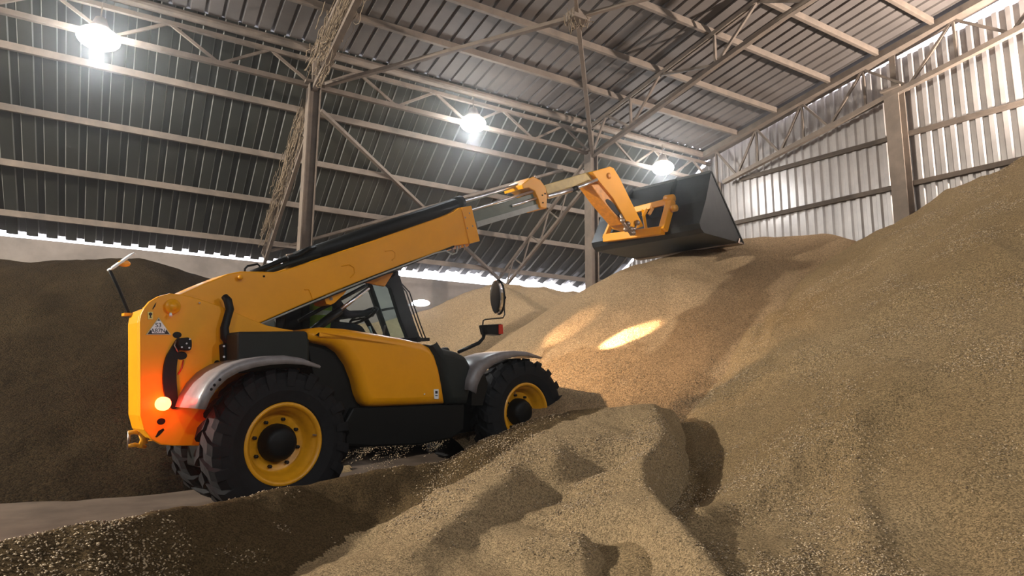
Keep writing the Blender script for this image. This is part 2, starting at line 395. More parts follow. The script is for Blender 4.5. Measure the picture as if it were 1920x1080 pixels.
# corner column and end wall frame
def EWP(x, y, dx=0.0): return on_plane(x, y, (1, 0, 0), (XE-dx, 0, 0))
c = tag(empty('corner_column', (XE-0.2, EY-0.35, 0)), 'beige corner column below the bucket, beside the light gap', 'column')
MB().box((0, 0, 2.3), (0.13, 0.15, 2.3)).build('shaft', BEAM, c, bevel=0.01)
MB().box((0, 0, 4.63), (0.2, 0.2, 0.02)).build('cap_plate', BEAM, c)
g = tag(empty('end_wall_column', (XE-0.2, EWP(1690, 300, .2)[1], 0)), 'broad beige column standing against the end wall', 'column')
yc = g.location[1]; zc = EWP(1690, 168, .2)[2]
mb = MB(); mb.box((-0.14, 0.02, zc/2), (0.012, 0.15, zc/2)); mb.box((0.10, 0.02, zc/2), (0.012, 0.15, zc/2)); mb.box((-0.02, 0.0, zc/2), (0.12, 0.012, zc/2))
mb.build('shaft', BEAM, g, bevel=0.004)
MB().box((-0.02, 0, zc+0.02), (0.2, 0.2, 0.02)).build('cap_plate', BEAM, g)
MB().box((-0.02, -0.02, (zc+roof_z(yc))/2-0.05), (0.05, 0.06, (roof_z(yc)-zc)/2-0.12)).build('post', BEAM, g)
tag(MB().box((XE-0.15, 11.55, 3.35), (0.06, 0.08, 3.35)).build('end_wall_post', BEAM, bevel=0.01), 'slim post at the left end of the pale end wall', 'post')
for (pa, pb, lb) in (((1387, 416), (1870, 309), 'lower horizontal rail on the pale end wall'), ((1409, 331), (1920, 192), 'upper horizontal rail on the pale end wall')):
    a = EWP(*pa, .06); b_ = EWP(*pb, .06); d = (b_-a)/np.linalg.norm(b_-a)
    a = a-d*0.35; b_ = b_+d*4.0
    tag(MB().bar(a, b_, 0.08, 0.10).build('wall_rail', BEAM, bevel=0.006), lb, 'rail', 'rails on the end wall')
# end truss under the roof edge
g = tag(empty('end_truss', (XE-0.3, 8, 7.0)), 'sloping beige truss along the top of the end wall', 'roof truss')
O_ = np.array([XE-0.3, 8, 7.0])
A = EWP(1357, 342, .3); B_ = EWP(1679, 174, .3); C_ = EWP(1920, 50, .3); dd = C_-B_; D_ = C_+dd*1.2
MB().bar(A-O_, B_-O_, 0.11, 0.10).build('bottom_chord', BEAM, g); MB().bar(B_-O_, D_-O_, 0.11, 0.10).build('bottom_chord', BEAM, g)
ta = np.array([XE-0.3, 11.9, roof_z(11.8)-0.17]); tb = np.array([XE-0.3, 1.0, roof_z(1.0)-0.17])
MB().bar(ta-O_, tb-O_, 0.30, 0.14).build('top_chord', BEAM, g)
def chord(y): 
    return np.array([XE-0.3, y, float(np.interp(-y, [-A[1], -B_[1], -C_[1], -D_[1]], [A[2], B_[2], C_[2], D_[2]]))])
def tc(y): return np.array([XE-0.3, y, roof_z(y)-0.2])
wy = [11.4, 10.75, 10.1, 9.45, 8.8, 8.15, 7.3, 6.4, 5.5, 4.6, 3.7]
for k in range(len(wy)-1):
    p = chord(wy[k]) if k % 2 else tc(wy[k]); q = tc(wy[k+1]) if k % 2 else chord(wy[k+1])
    MB().bar(p-O_, q-O_, 0.05, 0.05).build('web_member', BEAM, g)
    if not k % 2: MB().bar(chord(wy[k])-O_, tc(wy[k])-O_, 0.045, 0.045).build('hanger', BEAM, g)
# dust and cobwebs hanging on the nearer frame
def cobweb(name, path, n, spread, lb, hang=0.25):
    mb = MB(); path = [np.asarray(p, float) for p in path]
    for i in range(n):
        t0 = random.random()*0.8; t1 = t0+random.uniform(0.08, 0.3); pts = []
        o_ = np.random.normal(0, spread, 3); hs = random.uniform(0.0, 1.0)
        for k in range(8):
            t = min(0.999, t0+(t1-t0)*k/7)*(len(path)-1); i0 = int(t); p = path[i0]*(1-(t-i0))+path[i0+1]*(t-i0)
            p = p+o_+np.random.normal(0, spread*0.12, 3); p[2] -= hang*math.sin(math.pi*k/7)*hs
            pts.append(p)
        mb.tube(pts, random.uniform(0.003, 0.011), 4)
    o = mb.build(name, WEB); o['kind'] = 'stuff'
    return tag(o, lb, 'cobweb')
cobweb('cobweb', [(2.52, FY+0.2, 6.6), (2.52, 16.1, 4.5)], 170, 0.075, 'clotted cobwebs hanging down the lattice leg behind the nearer column')
cobweb('cobweb', [(2.52, 11.6, 6.85), (2.55, 10.3, 7.25), (2.55, 8.4, 7.5), (2.55, 7.0, 7.7)], 190, 0.11, 'clotted cobwebs on the roof frame above the nearer column')
cobweb('cobweb', [NP+[-0.25, 0, 0.0], NP+[0.25, 0, 0.0]], 26, 0.06, 'small tuft of cobweb at the hanging brace node', 0.3)

# ------------------------------------------------------------------ high bay lamps
def lamp(x, y, z, lb, w, grp, elong=1.0, col=(0.93, 0.96, 1.0)):
    g = tag(empty('high_bay_lamp', (x, y, z)), lb, 'lamp', grp)
    MB().lathe([(0.10, 0.001), (0.10, 0.16), (0.14, 0.17), (0.20, 0.12), (0.32, 0.08), (0.34, 0.001)], (0, 0, 0.02), (0, 0, 1), 28).build('housing', BEAM, g, True)
    MB().ball((0, 0, 0), 0.27*1.0, 24, 16, (elong, 1, 0.62)).build('glass', LAMPM, g, True)
    MB().tube([(0, 0, 0.33), (0, 0, 0.62 if y > 0 else roof_z(y)-z)], 0.012, 6).build('hanger_rod', BEAM, g)
    l = bpy.data.lights.new('lamp_light', 'POINT'); l.energy = w; l.color = col; l.shadow_soft_size = 0.15
    lo = bpy.data.objects.new('lamp_light', l); COL.objects.link(lo); lo.parent = g; lo.location = (0, 0, -0.34)
    return g
def LP(x, y): return tuple(float(c) for c in on_plane(x, y, (0, 1, 0), (0, 11.5, 0)))
FR = 'white high bay lamps along the far girder'
lamp(*LP(185, 72), 'blazing white lamp at upper left, nearest of the three', LAMP_W, FR, 1.12)
lamp(*LP(887, 232), 'blazing white lamp between the two tall columns', LAMP_W, FR)
lamp(*LP(1243, 315), 'blazing white lamp just above the bucket', LAMP_W*0.8, FR)
for x, wh in ((-6.0, 'left'), (1.0, 'middle'), (8.0, 'right')):
    lamp(x, -7.5, 7.0, wh+' one of three white high bay lamps behind the camera', LAMP_W2, 'white high bay lamps behind the camera')

lamp(-7.85, 11.55, 6.4, 'white lamp of the far row just left of the frame', LAMP_W, FR)
lamp(-13.0, 9.4, 6.8, 'added strong key lamp on the left side of the hall, outside the frame', 16500.0, 'added lamps outside the frame', col=(1.0, 0.94, 0.84))  # unseen key lamp, added to brighten the hall from the left
# fill light added out of view on the right to brighten the roof
FG = tag(empty('roof_fill_light', (12.7, 2.2, 5.6)), 'added warm fill light near the end wall tilted up at the roof, outside the frame', 'lamp')
MB().tube([(0, 0, 0.1), (0, 0, roof_z(2.2)-5.6)], 0.02, 6).build('hanger_rod', BEAM, FG)
MB().box((0, -0.05, -0.05), (0.16, 0.12, 0.12)).build('housing', BEAM, FG, bevel=0.02)
l = bpy.data.lights.new('roof_fill_beam', 'SPOT'); l.energy = 6000; l.spot_size = math.radians(125); l.spot_blend = 0.7; l.color = (1.0, 0.88, 0.80); l.shadow_soft_size = 0.12
lo = bpy.data.objects.new('roof_fill_beam', l); COL.objects.link(lo)
lo.matrix_world = Matrix.Translation((12.68, 2.4, 5.75)) @ Vector((-0.35, 0.75, 0.62)).to_track_quat('-Z', 'Y').to_matrix().to_4x4()

# ------------------------------------------------------------------ telehandler
HR = at(534, 832, 5.5); HF = at(987, 773, 7.7)       # rear and front hub, near side
WR = 0.65
U = (HF-HR)/np.linalg.norm(HF-HR)
V = np.cross((0, 0, 1), U); V /= np.linalg.norm(V)
W = np.cross(U, V)
ORG_ = HR-W*WR
WB = float(np.linalg.norm(HF-HR))
TH = tag(empty('telehandler'), 'yellow telescopic handler with raised boom and black grain bucket, seen from behind', 'telehandler')
TH.matrix_world = Matrix(((U[0], V[0], W[0], ORG_[0]), (U[1], V[1], W[1], ORG_[1]), (U[2], V[2], W[2], ORG_[2]), (0, 0, 0, 1)))
def P2(x, y, vv):
    """local (u, w) of an outline point of the machine lying vv metres in from its near side"""
    p = on_plane(x, y, V, ORG_+V*vv)-ORG_
    return (float(p@U), float(p@W))
def P3(x, y, vv):
    a = P2(x, y, vv); return np.array([a[0], vv, a[1]])
def loc2w(q): return ORG_+U*q[0]+V*q[1]+W*q[2]
mkV = lambda q, o: (q[0], o, q[1])
def plate(name, px, v0, v1, mat, parent=TH, vt=None, rnd=0.0, smooth=False, rback=False, bevel=0.0):
    vt = v0 if vt is None else vt
    poly = [P2(x, y, vt) for x, y in px]
    if rnd:
        lay = [(v0+rnd*(1-math.cos(a)), rnd*(1-math.sin(a))) for a in np.linspace(0.15, math.pi/2, 6)]
        if rback: lay += [(v1-rnd*(1-math.cos(a)), rnd*(1-math.sin(a))) for a in np.linspace(math.pi/2, 0.15, 6)]
        else: lay += [(v1, 0)]
    else: lay = [(v0, 0), (v1, 0)]
    o = MB().prism(poly, mkV, lay).build(name, mat, parent, smooth)
    if smooth:
        for p in o.data.polygons: p.use_smooth = len(p.vertices) <= 4
    if bevel:
        md = o.modifiers.new('bevel', 'BEVEL'); md.width = bevel; md.segments = 2; md.limit_method = 'ANGLE'; md.angle_limit = 0.7
    return o
def smoothpx(pts, it=2):
    for _ in range(it):
        q = []
        for i in range(len(pts)):
            a = pts[i]; b_ = pts[(i+1) % len(pts)]
            q += [(a[0]*.75+b_[0]*.25, a[1]*.75+b_[1]*.25), (a[0]*.25+b_[0]*.75, a[1]*.25+b_[1]*.75)]
        pts = q
    return pts
def ptube(name, px, r, mat, parent=TH, n=10, sm=True):
    """px: (x, y, v) points"""
    return MB().tube([P3(*q) for q in px], r, n).build(name, mat, parent, sm)
VAX = (0, 1, 0)

# --- wheels
def wheel(u, v0, w, near=True, R=WR, wd_=0.36, turn=0.0, sub=True):
    root = bpy.data.objects.new('wheel', None); COL.objects.link(root)
    # the tyre mesh carries the name of the part; rim, hub and nuts are its sub-parts
    bpy.data.objects.remove(root)
    rr = 0.335
    prof = [(0.05, rr), (0.02, rr+0.03), (0.0, rr+0.12), (0.01, R-0.10), (0.05, R-0.045), (0.13, R-0.025), (wd_-0.13, R-0.025), (wd_-0.05, R-0.045), (wd_-0.01, R-0.10), (wd_, rr+0.12), (wd_-0.02, rr+0.03), (wd_-0.05, rr)]
    mb = MB().lathe(prof+[prof[0]], (0, 0, 0), VAX, 72)
    nl = 19
    for k in range(nl):
        for sd in (0, 1):
            a0 = 2*math.pi*(k+0.5*sd)/nl; pts = []
            # lug sweeps back from the centre line to the shoulder and down the sidewall
            steps = [(0.5, 0.0, R), (0.30, 0.06, R), (0.12, 0.13, R-0.005), (0.015, 0.17, R-0.035), (-0.012, 0.19, R-0.10)]
            ring = []
            for fr, da, rad in steps:
                vv = fr*wd_ if sd == 0 else wd_-fr*wd_
                hw = 0.045
                for e, hr in ((-hw, 0), (hw, 0), (hw, -0.06), (-hw, -0.06)):
                    a = a0+da+e/R
                    ring.append((math.cos(a)*(rad+hr), vv, math.sin(a)*(rad+hr)))
            f = []
            for i in range(len(steps)-1):
                for j in range(4): f.append((i*4+j, i*4+(j+1) % 4, (i+1)*4+(j+1) % 4, (i+1)*4+j))
            f += [(0, 1, 2, 3), tuple(len(ring)-4+j for j in (3, 2, 1, 0))]
            mb.add(ring, f)
    ty = mb.build('wheel', RUB, TH)
    ty.location = (u, v0, w); ty.rotation_euler = (0, random.random()*6, turn)
    if sub:
        s = 1 if near else -1; c0 = 0 if near else wd_
        q = lambda a, r_: (c0+s*a, r_)
        rim = MB().lathe([q(0.035, 0.355), q(0.022, 0.345), q(0.022, 0.325), q(0.05, 0.312), q(0.07, 0.305), q(0.085, 0.285), q(0.125, 0.275), q(0.14, 0.262), q(0.19, 0.255), q(0.20, 0.235), q(0.20, 0.12), q(0.24, 0.12)], (0, 0, 0), VAX, 64).build('rim', Y2, ty, True)
        hb = MB().lathe([q(0.20, 0.165), q(0.13, 0.160), q(0.10, 0.14), q(0.075, 0.135), q(0.06, 0.10), q(0.058, 0.001)], (0, 0, 0), VAX, 24).build('hub', BLK, ty, True)
        for k in range(8):
            a = 2*math.pi*k/8+0.3
            MB().lathe([q(0.20, 0.016), q(0.165, 0.016), q(0.16, 0.001)], (0.205*math.cos(a), 0, 0.205*math.sin(a)), VAX, 6).build('wheel_nut', BLK, ty)
        MB().tube([(0.19, c0+s*0.05, -0.20), (0.20, c0+s*0.03, -0.225)], 0.008, 6).build('valve', STL, ty)
    return ty
wheel(0, -0.03, WR)
wheel(WB, -0.03, WR, turn=math.radians(-5))
wheel(0.16, 1.12, WR, near=False)
wheel(WB, 1.12, WR, near=False)
# axles and underbody
for uu_ in (0.05, WB): MB().tube([(uu_, 0.3, WR), (uu_, 1.2, WR)], 0.10, 12).build('axle', BLK, TH, True)
MB().box((WB/2, 0.72, 0.62), (WB/2+0.45, 0.27, 0.17)).build('chassis_rail', BLK, TH, bevel=0.02)

# --- rear frame
side = [(262, 602), (264, 590), (270, 578), (281, 565), (298, 555), (318, 550), (342, 552), (372, 560), (420, 576), (470, 598), (500, 610), (588, 628), (600, 700), (600, 836), (325, 836), (302, 834), (284, 824), (270, 806), (263, 780)]
plate('rear_side_plate', side, 0.40, 0.45, Y1, bevel=0.008)
cw = [(263, 604), (265, 592), (272, 580), (292, 572), (305, 600), (305, 830), (284, 822), (271, 806), (264, 780)]
plate('counterweight', cw, 0.45, 0.74, Y1, vt=0.40, bevel=0.02)
MB().box((P2(300, 700, .4)[0]+0.55, 0.98, 1.0), (0.28, 0.22, 0.30)).build('rear_body', Y1, TH, bevel=0.05)
plate('rear_side_plate', [(x+34, y) if x < 320 else (x, y) for x, y in side[3:-4]]+[(600, 780), (360, 780)], 1.02, 1.06, Y1, vt=0.40)
# pivot boss with bolt
pv_ = P3(322, 575, 0.40)
bs = MB().lathe([(0.0, 0.062), (-0.03, 0.062), (-0.038, 0.055), (-0.038, 0.036), (-0.05, 0.034), (-0.052, 0.001)], pv_, VAX, 28).build('pivot_boss', Y1, TH, True)
ptube('grease_nipple', [(320, 588, 0.36), (320, 592, 0.34)], 0.012, WHT)
ptube('bolt', [(374, 568, 0.40), (374, 568, 0.38)], 0.008, CHR)
ptube('bolt', [(451, 520, 0.46), (451, 520, 0.41)], 0.022, Y1, n=14)
ptube('bolt', [(495, 518, 0.46), (495, 518, 0.45)], 0.010, BLK)
# plate openings (dark recesses) and slots
for nme, pts in (('slot', [(286, 578), (291, 569), (293, 567), (291, 574), (286, 581)]),):
    plate(nme, pts, 0.397, 0.402, BLK, vt=0.40)
def disc(name, x, y, r, mat, v=0.397, parent=TH, sy=1.0, th=0.006):
    c = P2(x, y, 0.40); poly = [(c[0]+r*math.cos(a), c[1]+r*sy*math.sin(a)) for a in np.linspace(0, 2*math.pi, 24, endpoint=False)]
    return MB().prism(poly, mkV, [(v, 0), (v+th, 0)]).build(name, mat, parent)
disc('cable_hole', 332, 628, 0.035, BLK, sy=0.75)
disc('cable_hole', 340, 667, 0.045, BLK, sy=0.75)
disc('cable_hole', 407, 681, 0.026, BLK)
disc('cable_hole', 302, 790, 0.032, BLK, sy=0.8)
plate('slot', [(291, 819), (297, 808), (306, 803), (308, 806), (300, 815), (294, 820)], 0.397, 0.402, BLK, vt=0.40)
plate('hose_recess', smoothpx([(327, 640), (333, 632), (338, 640), (332, 665), (328, 700), (331, 740), (333, 765), (318, 768), (306, 740), (303, 705), (308, 672), (318, 655)], 2), 0.372, 0.402, BLK, vt=0.40)
cb = plate('connector_box', smoothpx([(335, 634), (358, 632), (359, 655), (352, 658), (337, 655), (332, 645)], 1), 0.33, 0.40, BLK, vt=0.35, bevel=0.008)
for q in ((356, 636), (350, 644), (355, 652), (341, 651)): MB().tube([P3(q[0], q[1], 0.33), P3(q[0], q[1], 0.322)], 0.008, 6).build('bolt', CHR, cb)
ptube('cable', [(331, 638, .38), (327, 648, .36), (334, 660, .36)], 0.006, STL)
ptube('cable', [(344, 675, .39), (341, 690, .385), (334, 702, .39)], 0.006, RED)
# number sticker
tri = [(297, 595), (273, 628), (320, 628)]
pt = plate('number_sticker', tri, 0.392, 0.3985, simple('sticker_border', (0.55, 0.45, 0.25), 0.5), vt=0.40)
plate('sticker_black', [(297, 598), (276, 626.6), (317, 626.6)], 0.390, 0.394, INK, pt, vt=0.40)
plate('sticker_field', [(294, 601.5), (300, 601.5), (311, 617), (308, 625), (284.5, 625), (281.5, 617.5)], 0.388, 0.391, WHT, pt, vt=0.40)
def text_on(txt, x, y, hpx, vv, mat, name, parent, squeeze=1.0):
    cu = bpy.data.curves.new('txt', 'FONT'); cu.body = txt; cu.align_x = 'CENTER'; cu.align_y = 'CENTER'; cu.extrude = 0.001; cu.offset = 0.006
    to = bpy.data.objects.new('txt', cu); COL.objects.link(to)
    dg = bpy.context.evaluated_depsgraph_get(); me = bpy.data.meshes.new_from_object(to.evaluated_get(dg)); bpy.data.objects.remove(to)
    c = P2(x, y, vv); s = abs(P2(x, y-hpx/2, vv)[1]-P2(x, y+hpx/2, vv)[1])/0.7
    vs = [(c[0]+q.co.x*s*squeeze, vv-q.co.z*0.5, c[1]+q.co.y*s) for q in me.vertices]; fs = [tuple(p.vertices) for p in me.polygons]
    return mesh_obj(name, vs, fs, mat, parent)
text_on('S3', 297, 610, 8.0, 0.3870, INK, 'lettering', pt)
text_on('A87N', 296.5, 620.3, 7.6, 0.3870, INK, 'lettering', pt, 0.95)
st = plate('pictogram_sticker', [(276.5, 585), (286, 585), (286, 599), (277, 599)], 0.392, 0.3985, LYEL, vt=0.40)
pc = P2(281.5, 589, .4)
MB().prism([(pc[0]+0.013*math.cos(a), pc[1]+0.013*math.sin(a)) for a in np.linspace(0, 6.28, 14, endpoint=False)], mkV, [(0.389, 0), (0.392, 0)]).build('pictogram', INK, st)
plate('pictogram', [(280.5, 590), (282.5, 590), (282.5, 594), (284, 596), (279.5, 596), (280.5, 594)], 0.389, 0.392, INK, st, vt=0.40)
# rear lamp cluster: lit red lens
tl = P3(306, 757, 0.37)
MB().prism([(tl[0]+0.055*math.cos(a), tl[2]+0.055*math.sin(a)) for a in np.linspace(0, 6.28, 20, endpoint=False)], mkV, [(0.34, 0.012), (0.35, 0), (0.398, 0)]).build('tail_lamp', REDLIT, TH, True)
l = bpy.data.lights.new('tail_light', 'POINT'); l.energy = 5.0; l.color = (1.0, 0.02, 0.01); l.shadow_soft_size = 0.05
lo = bpy.data.objects.new('tail_light', l); COL.objects.link(lo); lo.parent = TH; lo.location = (tl[0]-0.06, 0.24, tl[2]+0.0)
# tow hitch
hx = MB()
for yy in (812, 836): hx.tube([P3(272, yy+2, .66), P3(252, yy-2, .62), P3(240, yy, .62)], 0.018, 8)
hx.tube([P3(262, 806, .62), P3(268, 824, .62), P3(262, 840, .62)], 0.022, 8)
th_ = hx.build('tow_hitch', Y2, TH, True)
ptube('hitch_pin', [(242, 808, .62), (241, 842, .62)], 0.011, STL, th_)
ptube('hitch_plate', [(266, 800, .60), (272, 832, .60)], 0.02, Y2, th_)
# left rear mirror on its arm
MA = MB().tube([P3(241, 588, .74), P3(240, 583, .74), P3(222, 540, .74), P3(206, 508, .74), P3(210, 502, .74)], 0.014, 8).build('mirror_arm', BLK, TH, True)
MB().box(P3(243, 590, .74), (0.05, 0.04, 0.012)).build('arm_bracket', Y1, TH)
ma = P3(227, 491, .74); a0 = P3(205, 506, .74); a1 = P3(248, 476, .74); dd_ = (a1-a0); Lm = np.linalg.norm(dd_); dd_ /= Lm
nn_ = np.cross(dd_, (0, 1, 0)); nn_ /= np.linalg.norm(nn_)
MB().box(ma, (Lm/2, 0.075, 0.010), (dd_, np.array([0, 1.0, 0]), nn_)).build('mirror_head', WHT, TH, bevel=0.008)
MB().ball(P3(233, 494, .70), 0.05, 14, 8, (1, .6, .6)).build('indicator_lamp', ORG, TH, True)

# --- boom
boom = [(334, 553), (380, 532), (428, 513), (452, 508.5), (485, 509), (514, 510), (545, 503), (600, 484), (700, 451), (832, 405), (851, 397), (862, 389), (882, 386), (899, 452), (880, 457), (852, 461), (800, 480), (760, 494), (700, 517), (640, 541), (560, 574), (487, 606), (445, 622), (380, 625), (320, 600), (312, 570)]
bm_ = plate('boom_outer_section', boom, 0.46, 0.82, Y1, bevel=0.012)
for q in ((872, 408), (880, 400), (876, 428), (886, 424)): MB().tube([P3(q[0], q[1], .445), P3(q[0], q[1], .437)], 0.012, 8).build('bolt', STL, bm_)
plate('boom_collar', [(866, 389), (884, 385.5), (900, 452), (881, 457)], 0.44, 0.84, Y1, bm_, vt=.44, bevel=0.006)
for cc in ([(640, 499), (655, 496), (664, 502), (665, 512), (657, 521)], [(722, 471), (735, 469), (741, 474), (741, 482), (735, 488)], [(571, 543), (579, 543), (583, 551), (586, 561)]):
    MB().tube([P3(x, y, .457) for x, y in cc], 0.006, 6).build('weld_bead', Y1, bm_)
ptube('pipe', [(490, 607, .43), (560, 577, .43), (640, 544, .43), (700, 520, .43), (760, 497, .43), (815, 475, .43), (836, 470, .43), (848, 477, .43), (856, 474, .43), (858, 462, .43)], 0.009, GRL, bm_)
plate('underside_strip', [(487, 606), (852, 460), (852, 463.5), (487, 609.5)], 0.44, 0.80, BLK, bm_, vt=.44)
for q in ((847, 463, 851, 474), (856, 460, 858, 470), (869, 456, 873, 468), (863, 459, 862, 466)):
    ptube('hose_fitting', [(q[0], q[1], .5), (q[2], q[3], .5)], 0.014, STL, bm_)
plate('boom_underside_block', [(852, 458), (884, 450), (878, 462), (858, 466)], 0.5, 0.78, Y3, bm_, vt=.5)
# hose guard tube and hose bundle
ptube('hose_guard', [(538, 494, .62), (700, 436, .62), (862, 381, .62)], 0.082, BLK, n=16)
ptube('hose_guard_cap', [(852, 384, .62), (865, 379.5, .62)], 0.088, BLK, n=16)
for k, (pts) in enumerate([[(470, 512, .55), (500, 500, .55), (530, 488, .55), (560, 480, .58)], [(488, 511, .6), (515, 494, .6), (545, 482, .6), (590, 468, .6)], [(480, 512, .68), (505, 498, .68), (535, 484, .68), (570, 470, .66)], [(500, 511, .52), (525, 500, .52), (555, 490, .54), (600, 476, .56)], [(540, 484, .5), (560, 478, .5), (575, 468, .52), (590, 463, .56)]]):
    ptube('hydraulic_hose', pts, 0.024, BLK2 if k % 2 else BLK, n=8)
ptube('lifting_loop', [(459, 509, .6), (459, 504, .6), (464, 499, .6), (483, 495, .6), (487, 499, .6), (488, 508, .6)], 0.010, BLK, n=8)
for q in ((541, 487), (537, 482)): ptube('hose_clip', [(q[0], q[1]-3, .52), (q[0]+12, q[1]-6, .52)], 0.012, STL)
# inner sections
i1 = plate('boom_second_section', [(884, 396), (1002, 362), (1016, 388), (895, 424)], 0.52, 0.76, GRB, vt=.52, bevel=0.006)
plate('wear_strip', [(893, 416), (1013, 381), (1016, 390), (896, 426)], 0.50, 0.53, GRL, i1, vt=.5)
ptube('extension_rod', [(864, 380, .62), (992, 341, .62)], 0.026, CHR)
ptube('extension_rod', [(884, 394, .50), (1000, 358, .50)], 0.020, CHR)
ptube('extension_rod', [(960, 386, .50), (1012, 370, .50)], 0.020, CHR)
col_ = plate('section_collar', [(979, 346), (990, 337), (1000, 331), (1014, 338), (1024, 352), (1026, 372), (1025, 391), (1014, 389), (1010, 374), (1003, 358), (992, 352), (981, 354)], 0.46, 0.82, Y1, vt=.46, bevel=0.008)
for q in ((1017, 366), (1022, 363), (1018, 380)): MB().tube([P3(q[0], q[1], .46), P3(q[0], q[1], .452)], 0.012, 6).build('bolt', BLK, col_)
ptube('hose_fitting', [(995, 333, .5), (990, 342, .5)], 0.02, BLK, col_)
ptube('hose_fitting', [(1003, 328, .5), (1003, 334, .5)], 0.015, STL, col_)
i2 = plate('boom_third_section', [(1022, 347), (1112, 320), (1124, 334), (1027, 366)], 0.54, 0.74, Y4, vt=.54, bevel=0.006)
ptube('tilt_cylinder', [(1027, 369, .47), (1078, 354, .47)], 0.036, CHR)
ptube('tilt_cylinder_rod', [(1078, 354, .47), (1119, 337, .45)], 0.026, CHR)
ptube('cylinder_gland', [(1072, 356, .47), (1081, 353, .47)], 0.040, BLK)
head = plate('boom_head', [(1110, 322), (1144, 312), (1151, 315), (1161, 331), (1184, 378), (1207, 424), (1196, 428), (1180, 424), (1150, 372), (1122, 338)], 0.46, 0.80, Y1, vt=.46, bevel=0.01)
hc = P3(1141, 330, .46)
MB().lathe([(0, 0.05), (-0.02, 0.05), (-0.03, 0.02), (-0.03, 0.001)], hc, VAX, 18).build('pin_boss', Y3, head, True)
lk = plate('tilt_link', [(1108, 346), (1127, 345), (1180, 412), (1174, 424), (1166, 420), (1128, 374)], 0.50, 0.74, Y3, vt=.50, bevel=0.01)
plate('link_slot', smoothpx([(1134, 374), (1142, 373), (1168, 401), (1170, 412), (1162, 410), (1138, 383)], 2), 0.492, 0.505, BLK, lk, vt=.5)
for q in ((1166, 414, .45), (1176, 420, .46), (1182, 430, .46), (1194, 418, .44), (1172, 430, .5), (1186, 437, .5)):
    c3 = P3(*q); MB().lathe([(0, 0.045), (-0.03, 0.045), (-0.05, 0.025), (-0.06, 0.001)], c3, VAX, 14).build('tilt_pin', STL, TH, True)
ptube('tilt_lever', [(1163, 402, .46), (1170, 420, .46), (1184, 440, .46)], 0.026, STL)
ptube('tilt_lever', [(1194, 414, .46), (1190, 430, .46), (1176, 425, .46)], 0.024, STL)

# --- bucket (own shell, side plates, gussets)
BV0, BV1 = -0.45, 1.70
pT = P2(1332, 322, BV0); pTip = P2(1392, 457, BV0); pH2 = P2(1319, 437, BV0); pH1 = P2(1310, 418, BV0); pM = P2(1322, 375, BV0)
prof = [pT, pM, pH1, ((pH1[0]*.6+pH2[0]*.4)-0.02, (pH1[1]*.6+pH2[1]*.4)-0.03), pH2, pTip]
cen = (pT[0]*.3+pTip[0]*.3+pH2[0]*.4, pT[1]*.3+pTip[1]*.3+pH2[1]*.4)
v = []; f = []
for q in prof:
    d = np.array(cen)-np.array(q); d /= np.linalg.norm(d)
    for vv in (BV0, BV1):
        v.append((q[0], vv, q[1])); v.append((q[0]+d[0]*0.02, vv, q[1]+d[1]*0.02))
for i in range(len(prof)-1):
    a = i*4; c4 = a+4
    f += [(a, a+2, c4+2, c4), (a+1, c4+1, c4+3, a+3)]
f += [(0, 1, 3, 2), (20, 22, 23, 21)]+[(i*4, (i+1)*4, (i+1)*4+1, i*4+1) for i in range(5)]+[(i*4+2, i*4+3, (i+1)*4+3, (i+1)*4+2) for i in range(5)]
bk = mesh_obj('bucket', v, f, BKT, TH)
for vv in (BV0-0.015, BV1-0.01):
    MB().prism(prof, mkV, [(vv, 0), (vv+0.028, 0)]).build('side_plate', BKT, bk)
    MB().bar((pT[0], vv+0.014, pT[1]), (pTip[0], vv+0.014, pTip[1]), 0.05, 0.035).build('side_edge', BLK, bk)
MB().bar((pT[0], BV0, pT[1]), (pT[0], BV1, pT[1]), 0.05, 0.04).build('top_edge', BLK2, bk)
MB().bar((pTip[0]-0.06, BV0-0.02, pTip[1]), (pTip[0]-0.06, BV1+0.02, pTip[1]), 0.22, 0.03).build('cutting_edge', STL, bk)
def bplane(x, y, off=0.0):
    """point of the bucket's back plate seen at x, y"""
    a = loc2w((pT[0]-off, 0, pT[1])); e = loc2w((pM[0]-off, 0, pM[1])); n = np.cross(e-a, V)
    p = on_plane(x, y, n, a)-ORG_; return np.array([p@U, p@V, p@W])
for (x0_, y0_, x1_, y1_) in ((1262, 372, 1270, 337), (1182, 372, 1188, 356)):
    a = bplane(x0_, y0_, 0.0); b_ = bplane(x1_, y1_, 0.0); b2 = (a+b_)/2-np.array([0.12, 0, 0])
    mb = MB(); mb.add([a-[0, .012, 0], b_-[0, .012, 0], b2-[0.05, .012, 0.1], a+[-.1, .012, 0], b_+[0, .012, 0.05], b2+[0, .012, 0]], [(0, 1, 2), (3, 5, 4), (0, 3, 4, 1), (1, 4, 5, 2), (2, 5, 3, 0)])
    mb.build('gusset', BKT, bk)
for x, y in ((1386, 452),): MB().tube([P3(x, y-4, BV0-.03), P3(x-2, y+4, BV0-.03)], 0.02, 6).build('edge_bolt', STL, bk)
